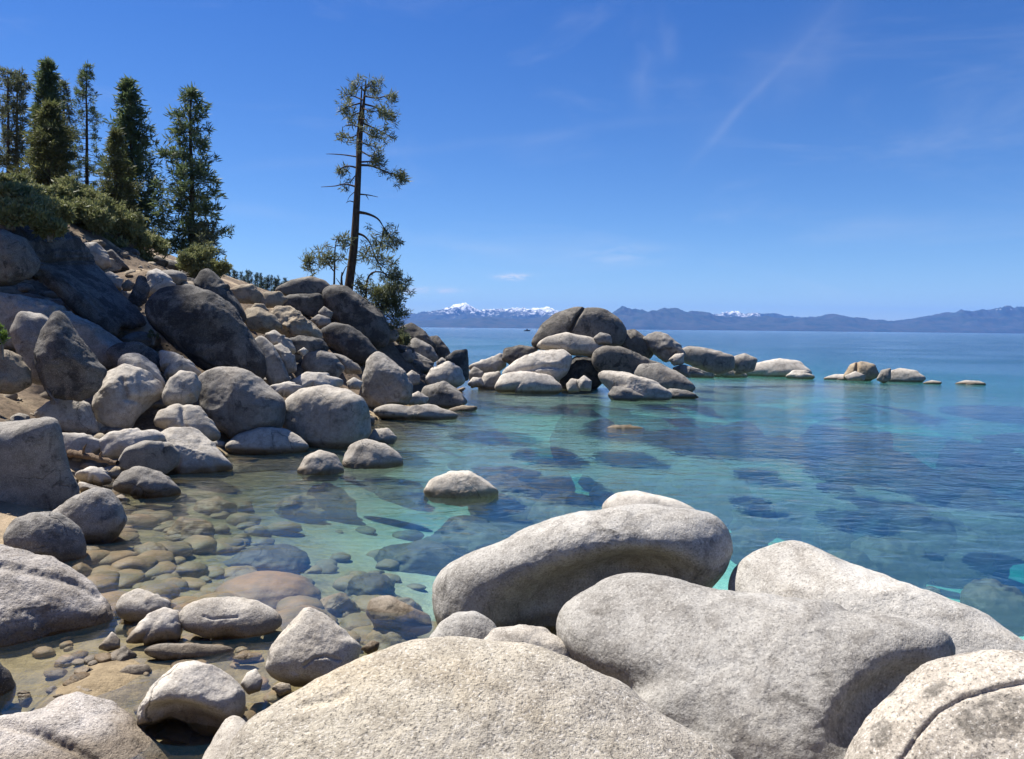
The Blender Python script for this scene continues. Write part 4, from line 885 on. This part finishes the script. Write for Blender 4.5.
def conifer(label, bx, by, d, ty, hw, mat, seed, whorls=46, per=6, tuft=7, K=22, shape=None, lean=0.0, gap=.12, bare=.06, size=.5, cat='conifer', droop=.12, group='conifers on the hillside', name='conifer', tr=.018, steep=0.0, tufttip=False):
    rs = np.random.RandomState(seed)
    base = at(bx, by, d); top = at(bx + lean, ty, d); Hh = top[2] - base[2]; R = hw * d / F
    root = empty(name, base); tag(root, label, cat, group)
    ax = top - base
    tt = np.linspace(0, 1, 14); wob = np.c_[fbm(np.c_[tt * 2 + seed, tt * 0, tt * 0], 2), fbm(np.c_[tt * 2 + seed + 9, tt * 0, tt * 0], 2), tt * 0] * R * .10
    tp = tt[:, None] * ax + wob; tpd = tp.copy(); tpd[0, 2] -= .6
    tv, tf_ = tube(tpd, Hh * tr * (1 - tt) ** .8 + .02, 9)
    tk = mesh_obj('trunk', tv, tf_, M['bark'], root)
    br = Acc(); cr = Acc()
    shape = shape or [(0, .75), (.1, 1.0), (.35, .85), (.65, .55), (.9, .2), (1, .03)]
    sh = np.array(shape)
    for wi in range(whorls):
        t = bare + (1 - bare) * ((wi + rs.rand()) / whorls); 
        Lmax = np.interp(t, sh[:, 0], sh[:, 1]) * R
        nb = max(2, int(per * (.6 + .8 * rs.rand())))
        a0 = rs.rand() * 6.28
        for b in range(nb):
            if rs.rand() < gap + .22: continue
            L = Lmax * rs.choice([rs.uniform(.4, .8), rs.uniform(.8, 1.2)]); az = a0 + b * 6.28 / nb + rs.normal() * .3
            p = np.array([np.interp(t, tt, tp[:, i]) for i in range(3)])
            h = np.array([math.cos(az), math.sin(az), 0])
            n = 6; s = np.linspace(0, 1, n)
            pts = p + h * (s * L)[:, None]; pts[:, 2] += L * (steep * s + (-droop * s + (droop * 1.3) * s ** 2.5)) + rs.normal() * .05 * L * s
            bv, bf = tube(pts, np.linspace(.02 + .006 * L, .008, n), 4); br.add(bv, bf)
            ntu = max(2, int(tuft * .55 * (.4 + L / max(R, .1))))
            q = rs.uniform(.72 if tufttip else .22, 1.0, ntu); q[0] = 1
            C = np.stack([np.interp(q, s, pts[:, i]) for i in range(3)], -1) + rs.normal(size=(ntu, 3)) * L * .07
            tufts(cr, C, np.repeat(h[None] * .7, ntu, 0), size * .8 * rs.uniform(.7, 1.15, ntu), K, rs)
    br.obj('branches', M['bark'], tk)
    cr.obj('crown', M[mat], root)
    return root
conifer('tall narrow dense conifer, the tallest of the group on the left hill', 48, 192, 56, 62, 17, 'fir', 11, shape=[(0, .8), (.2, 1), (.55, .75), (.62, .62), (.8, .55), (.92, .35), (1, .05)], whorls=52, size=.62)
conifer('full golden-green conifer in front of the tallest one', 50, 205, 52, 104, 28, 'firgold', 12, shape=[(0, .9), (.2, 1), (.5, .75), (.8, .4), (1, .06)], whorls=36, per=7, size=.6)
conifer('two-topped airy pale conifer at the left edge', 8, 178, 58, 72, 14, 'pine', 13, shape=[(0, .5), (.3, .9), (.6, 1), (.85, .9), (1, .3)], whorls=27, per=5, gap=.2, tuft=4, size=.55, tufttip=True, tr=.014)
conifer('airy conifer just right of the two-topped one at the left edge', 17, 180, 59, 70, 12, 'pine', 14, shape=[(0, .5), (.3, .9), (.6, 1), (.85, .9), (1, .3)], whorls=27, per=5, gap=.2, tuft=4, size=.55, tufttip=True, tr=.014)
conifer('slim conifer rising between the tallest one and the sparse one', 64, 192, 60, 82, 12, 'pine', 15, shape=[(0, .8), (.4, 1), (.8, .6), (1, .1)], whorls=34, per=5, gap=.2, tuft=5)
conifer('sparse see-through conifer with clumped needles', 87, 192, 57, 66, 16, 'fir', 16, shape=[(0, .9), (.3, 1), (.6, .85), (.85, .6), (1, .12)], whorls=36, per=6, gap=.2, tuft=4, K=22, size=.42, tufttip=True, tr=.012)
conifer('dense dark conical conifer in the middle of the left hill', 134, 240, 54, 82, 33, 'fir', 17, shape=[(0, .9), (.15, 1), (.4, .8), (.65, .55), (.85, .33), (1, .06)], whorls=50, per=7, size=.66, lean=-6)
conifer('lower golden-green conifer before the dark conical one', 116, 238, 50, 130, 22, 'firgold', 18, shape=[(0, .9), (.2, 1), (.6, .6), (1, .05)], whorls=30, per=6, size=.55)
conifer('dark dense pine standing apart at the right of the left hill', 193, 268, 52, 90, 32, 'fir', 19, shape=[(0, .7), (.12, 1), (.35, .95), (.55, .8), (.75, .6), (.9, .4), (1, .1)], whorls=42, per=6, gap=.2, size=.7, lean=-3)
conifer('small pine at the foot of the dark dense pine', 209, 268, 50, 222, 17, 'pine', 20, shape=[(0, .5), (.4, 1), (.75, .7), (1, .3)], whorls=12, per=5, gap=.25, tuft=5, size=.5, cat='pine')
# tall pines just outside the left of the frame, shading the hillside
for i, (x, y, h, r) in enumerate(((-23.0, 29.0, 22, 2.4), (-27.0, 33.0, 29, 2.6), (-24.5, 31.0, 23, 2.4))):
    zb = terrain(np.array([[x, y]]))[0]; q = proj(np.array([[x, y, zb]]))[0]; dd = (np.array([x, y, zb]) - CAM) @ fw; q2 = proj(np.array([[x, y, zb + h]]))[0]
    conifer('tall pine standing just outside the left edge of the picture', q[0], q[1], dd, q2[1], r * F / dd, 'fir', 60 + i, whorls=44, per=7, tuft=7, K=14, size=.9, gap=.05, bare=.25, group='pines beyond the left edge', shape=[(0, .9), (.3, 1), (.7, .8), (.9, .5), (1, .1)], lean=q2[0] - q[0])
# far conifers on the coast behind
ff = random.Random(5)
for i in range(34):
    px = 205 + i * 2.75 + ff.uniform(-1, 1); dd = ff.uniform(150, 185)
    topy = np.interp(px, [205, 235, 262, 285, 300], [266, 272, 277, 281, 288]) + ff.uniform(-3.5, 3.5)
    by = 305
    conifer('small dark conifer in the far forest on the coast behind the boulders', px, by, dd, topy, ff.uniform(3.0, 4.4), 'farfir', 200 + i, whorls=24, per=6, tuft=4, K=8, size=.6, bare=.02, group='conifers of the far forest')

# ------------------------------------------------------------------ the tall bare pine
DP = 39.5
def tpt(px, py, dd=0.0): return at(px, py, DP + dd)
base = tpt(348, 293)
root = empty('pine_tree', base); tag(root, 'tall wind-bared pine with a leaning double trunk on the rocks of the point', 'pine')
tr_ = Acc()
def pl(L, dz=None): return np.array([tpt(*p) for p in L]) - base
def smoothline(P, n=18):
    P = np.asarray(P); t = np.linspace(0, 1, len(P)); s = np.linspace(0, 1, n)
    # Catmull-Rom
    Q = np.vstack([2 * P[0] - P[1], P, 2 * P[-1] - P[-2]]); out = []
    for x in s * (len(P) - 1):
        i = min(int(x), len(P) - 2); u = x - i; p0, p1, p2, p3 = Q[i:i + 4]
        out.append(.5 * ((2 * p1) + (-p0 + p2) * u + (2 * p0 - 5 * p1 + 4 * p2 - p3) * u * u + (-p0 + 3 * p1 - 3 * p2 + p3) * u ** 3))
    return np.array(out)
px2m = DP / F
L1 = smoothline(pl([(347, 300), (350, 278), (354, 245), (356, 215), (358, 180), (360, 140), (363, 110), (366, 80)]), 26)
v, f = tube(L1, np.interp(np.linspace(0, 1, 26), [0, .06, .3, .6, .85, 1], np.array([5.6, 4.6, 4.0, 3.0, 1.8, .5]) * px2m), 12); tr_.add(v, f)
L2 = smoothline(pl([(358.5, 180), (358, 140, .1), (360.5, 110, .15), (362, 84, .2)]), 14)
v, f = tube(L2, np.linspace(2.4, .5, 14) * px2m, 8); tr_.add(v, f)
trunk = tr_.obj('trunk', M['bark'], root)
live = Acc(); dead = Acc(); need = Acc(); rs = np.random.RandomState(77)
def limb(pts, r, acc=live, tips=0, size=.34, n=12, K=12, spreadpx=5, along=.45):
    P = smoothline(pl(pts), n); v, f = tube(P, np.linspace(r, r * .25, n) * px2m, 6); acc.add(v, f)
    if tips:
        s = np.linspace(0, 1, n); q = np.clip(rs.uniform(along, 1.02, tips), 0, 1)
        C0 = np.stack([np.interp(q, s, P[:, i]) for i in range(3)], -1)
        C = C0 + rs.normal(size=(tips, 3)) * np.array([1, 1.2, .8]) * spreadpx * px2m
        for a, b in zip(C0, C):
            v, f = tube(np.array([a, (a + b) / 2 + [0, 0, -.03], b]), [.014, .011, .007], 4); acc.add(v, f)
        D = (P[-1] - P[0]); D = D / np.linalg.norm(D)
        tufts(need, C, np.repeat(D[None] * .6, tips, 0), size * rs.uniform(.7, 1.2, tips), int(K * 1.7), rs, width=.075)
# crown limbs (photo positions; depth offset third)
for pts, r, tips in [
    ([(365, 88), (372, 86, .4), (378, 92, .6)], .9, 9), ([(364, 96), (376, 98, -.5), (388, 96, -.8), (396, 99, -1)], .9, 12), ([(363, 100), (352, 96, .4), (346, 100, .7)], .9, 9),
    ([(364, 104), (378, 108, .6), (390, 115, 1), (397, 119, 1.2)], 1, 14), ([(361, 103), (350, 106, -.5), (341, 109, -.7)], 1, 12), ([(361, 112), (352, 116, .5), (348, 122, .8)], .8, 8),
    ([(363, 108), (372, 112, -1.0), (378, 110, -1.4)], .8, 8), ([(365, 92), (360, 86, -.5), (354, 84, -.7)], .7, 8), ([(364, 90), (370, 82, .3), (376, 84, .5)], .7, 7),
    ([(361, 122), (374, 128, .4), (386, 134, .6), (393, 139, .8)], .9, 8), ([(360, 133), (352, 137, .5), (341, 138, .8)], .8, 9), ([(361, 130), (372, 136, -.7), (378, 138, -1)], .8, 9),
    ([(360, 142), (372, 146, .6), (382, 148, 1)], .8, 6), ([(359, 150), (370, 156, -.6), (380, 158, -.8)], .9, 8), ([(360, 118), (366, 120, -1.2), (368, 126, -1.6)], .7, 6),
    ([(359, 165), (372, 166, .4), (386, 172, .6), (398, 176, .8), (402, 184, .9)], 1.3, 22), ([(359, 162), (376, 162, -.6), (386, 168, -.9)], 1, 12),
    ([(358, 168), (348, 166, .3), (340, 169, .5), (338, 175, .6)], 1, 11), ([(357, 174), (352, 180, .4), (348, 190, .6)], .7, 5),
    ([(362, 115), (362, 118, 1.2), (360, 124, 1.9)], .8, 6), ([(361, 140), (364, 144, -1.2)], .7, 4)]:
    limb(pts, r, live, tips, spreadpx=3.6)
# big sagging lower boughs
limb([(357, 212), (368, 214, -.2), (378, 219, -.5), (384, 228, -.6)], 1.7, live, 0)
limb([(384, 228, -.6), (382, 240, -.6), (377, 258, -.4)], 1.2, live, 16, spreadpx=7, along=.1)
limb([(384, 228, -.6), (392, 240, -.6), (398, 250, -.6)], 1.1, live, 18, spreadpx=6, along=.1)
limb([(356, 233), (364, 236, .3), (370, 243, .5), (374, 255, .6)], 1.4, live, 8, spreadpx=6)
limb([(374, 255, .6), (378, 262, .6), (385, 268, .6)], 1.1, live, 18, spreadpx=7, along=.1)
limb([(370, 246, .5), (366, 254, .5), (362, 260, .5)], 1.0, live, 11, spreadpx=5, along=.3)
# bare dead branches
for pts, r in [([(357, 187), (345, 184), (335, 186), (321, 187)], 1.0), ([(358, 157), (345, 155, .2), (332, 154, .3), (326, 154, .3)], .8), ([(357, 194), (368, 195, .2), (378, 197, .3)], .9),
               ([(356, 203), (350, 201), (346, 203)], .7), ([(366, 195, .2), (369, 200, .2)], .5), ([(357, 190), (350, 196), (347, 202)], .5), ([(360, 127), (348, 125), (342, 128)], .6)]:
    limb(pts, r, dead, 0)
dead.obj('dead_branches', M['bark'], trunk); live.obj('limbs', M['bark'], trunk); need.obj('crown', M['pine'], root)

def small_pine(label, bx, by, dd, stems, clusters, seed, mat='pine', size=.34, K=13, name='young_pine', sr=1.0):
    global base, DP, px2m
    rs_ = np.random.RandomState(seed); D0 = DP; b0 = base
    DP = dd; base = at(bx, by, dd); px2m = dd / F
    root = empty(name, base); tag(root, label, 'pine')
    tk = Acc(); nd = Acc()
    for pts, r in stems:
        P = smoothline(pl(pts), 12); v, f = tube(P, np.linspace(r, r * .35, 12) * px2m * sr, 6); tk.add(v, f)
    for (cx, cy, off, n, sp) in clusters:
        C0 = at(cx, cy, dd + off) - base
        n = max(3, int(n * .75)); C = C0 + rs_.normal(size=(n, 3)) * np.array([1, 1, .8]) * sp * 1.2 * px2m
        for c in C:
            v, f = tube(np.array([C0 - [0, 0, .1], (c + C0) / 2, c]), [.012, .01, .006], 4); tk.add(v, f)
        tufts(nd, C, np.zeros((n, 3)), size * rs_.uniform(.7, 1.2, n), int(K * 1.7), rs_, width=.075)
    t_ = tk.obj('trunk', M['bark'], root); nd.obj('crown', M[mat], root)
    DP = D0; base = b0; px2m = DP / F
    return root
small_pine('small crooked pine with thin stem left of the tall bare pine', 335, 288, 38.6,
           [([(334, 290), (334.5, 270), (335, 250), (337, 238)], 1.1), ([(334.5, 272), (326, 262), (316, 258), (306, 260)], .6), ([(335, 246), (342, 246), (346, 250)], .5), ([(334.8, 262), (340, 256), (341, 250)], .5), ([(335, 248), (328, 246), (324, 245)], .4)],
           [(312, 258, .1, 16, 4.5), (304, 262, 0, 6, 2.5), (311, 268, .2, 7, 2.5), (327, 256, -.3, 15, 4), (329, 264, .3, 8, 3), (338, 240, 0, 8, 3), (344, 241, .2, 6, 2.2), (326, 246, 0, 4, 2), (341, 260, .2, 4, 2), (343, 249, .1, 4, 2), (318, 263, .3, 6, 3)], 31)
small_pine('low bushy pine with an arching stem right of the tall bare pine', 372, 312, 38.4,
           [([(366, 308), (366, 292), (368, 278), (374, 272), (384, 273), (390, 280)], 1.4), ([(372, 312), (380, 300), (388, 290), (396, 282)], 1.0), ([(376, 312), (386, 308), (396, 318)], .8), ([(366, 300), (360, 288), (357, 280)], .7)],
           [(398, 278, 0, 26, 5), (400, 288, .3, 20, 4.5), (392, 285, -.5, 22, 5), (388, 276, .4, 12, 4), (394, 296, .2, 16, 4.5), (384, 294, -.6, 20, 5.5), (376, 300, -.4, 20, 6), (386, 306, -.6, 22, 6), (396, 308, .0, 14, 4), (392, 318, -.3, 14, 4.5), (380, 312, -.7, 16, 5), (401, 315, .2, 4, 1.5), (407, 315, .2, 3, 1.2), (360, 284, .2, 10, 4), (368, 292, .3, 10, 5), (396, 326, -.5, 12, 4.5), (364, 298, -.3, 8, 4)], 32)
small_pine('bright green young pine bush among the rocks below the tall bare pine', 379, 304, 37.7, [([(379, 306), (378, 294), (376, 286)], .8)], [(378, 290, 0, 14, 4.2), (383, 296, .1, 10, 4), (386, 303, .2, 8, 3.5)], 33, mat='firgold', name='pine_bush')
small_pine('leafless grey broken snag beside the foot of the tall bare pine', 342, 290, 39.0, [([(342, 291), (341.5, 280), (342, 272)], 1.6), ([(342, 276), (346, 267), (350, 266)], .6), ([(341, 285), (336, 278)], .6)], [], 34, name='snag')

# ------------------------------------------------------------------ shrubs
def shrub(label, cx, cy, d, hw, hh, seed, mat='shrub', n=None, size=.2, name='shrub', group=None, lobes=12, depth=1.0):
    rs = np.random.RandomState(seed); base = at(cx, cy + hh, d); s = d / F
    root = empty(name, base); tag(root, label, 'shrub', group)
    c = at(cx, cy, d) - base; R = np.array([hw * s, hw * s * depth, hh * s])
    st = Acc(); lf = Acc(); Cs = []
    for L in range(lobes):
        o = rs.normal(size=3); o /= np.linalg.norm(o); o[2] *= .85
        lc = c + o * R * rs.uniform(.3, .95); lr = R * rs.uniform(.18, .36)
        P = smoothline(np.array([[rs.normal() * .1 * R[0], rs.normal() * .1 * R[1], -.15], lc * [.4, .4, .5], lc]), 8)
        v, f = tube(P, np.linspace(.035, .012, 8), 5); st.add(v, f)
        m = n or int(24 * hw * hh / 120) + 10
        q = rs.normal(size=(m, 3)); q /= np.linalg.norm(q, axis=1)[:, None]; q *= (rs.uniform(.35, 1.05, m) * rs.choice([1, 1, 1.3, 1.7], m))[:, None]
        C = lc + q * lr; Cs.append(C)
        for c_ in C[::4]:
            v, f = tube(np.array([lc, (lc + c_) / 2, c_]), [.012, .009, .005], 4); st.add(v, f)
    Cs = np.concatenate(Cs)
    tufts(lf, Cs, np.zeros_like(Cs), size * .8 * rs.uniform(.6, 1.25, len(Cs)), 13, rs, width=.17, up=.9)
    st.obj('stems', M['greywood'], root); lf.obj('foliage', M[mat], root)
    return root
for i, a in enumerate([
    ('olive shrub at the left edge on top of the hill', 6, 186, 33, 20, 11), ('large olive shrub below the airy conifers on the hill', 34, 198, 33, 24, 12),
    ('bright olive shrub on the crest below the sparse conifer', 74, 206, 36, 24, 18), ('dark leafy shrub above the smooth pale hillside boulder', 92, 222, 35, 22, 20),
    ('shrub draping the slope below the dark conical conifer', 122, 234, 37, 20, 18), ('shrub at the sandy gap beside the conical conifer', 143, 248, 38, 17, 14),
    ('grey-green shrub growing before the dark dense pine', 196, 262, 41, 17, 14), ('small shrub at the right foot of the dark dense pine', 214, 270, 43, 12, 9),
    ('dark leafy shrub growing over the top of the shaded ledge', 10, 214, 23.4, 16, 8), ('dusty shrub spilling over the middle of the shaded ledge', 50, 229, 24.2, 11, 6),
    ('dry shrub above the shaded hillside ledge', 46, 214, 31, 20, 13), ('dark shrub in the shade under the hill crest', 12, 205, 28, 26, 14),
    ('low shrub between the hillside boulders and the conical conifer', 108, 244, 36, 14, 10)]):
    a = list(a); a[4] *= 1.3; a[5] *= 1.35; shrub(*a, 300 + i, size=.26)
shrub('dark shrub clinging to the rocks at the tip of the wooded point', 403, 340, 40.6, 8, 11, 320, mat='pine', size=.2, n=14)
shrub('bright green leafy sprig at the left edge by the layered tan rock', 2, 336, 15.5, 7, 16, 321, mat='fresh', size=.10, n=14, lobes=5)
shrub('tiny green plant in the shade beside the great dark boulder', 154, 335, 24.2, 6, 5, 322, mat='pine', size=.10, n=10, lobes=4)
shrub('dry twiggy shrub on the gravel beside the pale angular boulder', 52, 392, 18.6, 8, 6, 323, size=.05, n=5, lobes=7)

# ------------------------------------------------------------------ driftwood and boat
def log(label, pts, d, r, seed, mat, name='driftwood'):
    P = np.array([at(x, y, d + o) for x, y, o in pts]); P0 = P.mean(0); P = smoothline(P - P0, 16)
    P += np.random.RandomState(seed).normal(size=P.shape) * r * .15
    A = Acc(); v, f = tube(P, r * np.linspace(1, .6, 16) * (1 + .12 * np.sin(np.arange(16) * 2.1)), 9); A.add(v, f)
    for k, (i, l) in enumerate(((5, .5), (10, .35))):
        b = P[i]; v, f = tube(np.array([b, b + [0.1 * l, -.05, .35 * l], b + [.28 * l, -.1, .55 * l]]), [r * .4, r * .3, r * .12], 6); A.add(v, f)
    for e_, s_ in ((0, -1), (15, 1)):
        pass
    o = A.obj(name, M[mat], None); o.location = tuple(P0); tag(o, label, 'driftwood'); return o
log('brown driftwood log lying between the cream rocks on the left shore', [(68, 452, .3), (92, 457, 0), (118, 464, -.2)], 16.9, .085, 1, 'brownwood')
log('grey weathered branch leaning by the pale angular boulder', [(42, 382, .2), (50, 394, 0), (58, 404, -.1)], 18.4, .03, 2, 'greywood', 'branch')

bp_ = onwater(527, 331.3); bp_ = CAM + ray(527, 329.6) * 900; bp_[2] = 0
root = empty('motorboat', bp_); tag(root, 'tiny dark motorboat far out on the lake left of the islet', 'boat')
U = []
for x, wd, zt in ((-3.5, 1.1, 1.0), (-1.5, 1.25, 1.05), (1, 1.2, 1.2), (2.8, .7, 1.4), (3.8, .05, 1.6)):
    U += [(x, -wd, zt), (x, -wd * .6, -.3), (x, wd * .6, -.3), (x, wd, zt)]
Fq = []
for i in range(4):
    a = i * 4
    for j in range(3): Fq.append((a + j, a + j + 1, a + j + 5, a + j + 4))
    Fq.append((a + 3, a, a + 4, a + 7))
Fq.append((0, 3, 2, 1))
mesh_obj('hull', U, Fq, M['hull'], root, smooth=False)
mesh_obj('cabin', [(x, y, z) for z, k in ((1.1, 1), (2.6, .8)) for x, y in ((-1.2 * k, -.9 * k), (1.2 * k, -.9 * k), (1.2 * k, .9 * k), (-1.2 * k, .9 * k))],
         [(0, 1, 5, 4), (1, 2, 6, 5), (2, 3, 7, 6), (3, 0, 4, 7), (4, 5, 6, 7)], M['cabin'], root, smooth=False)
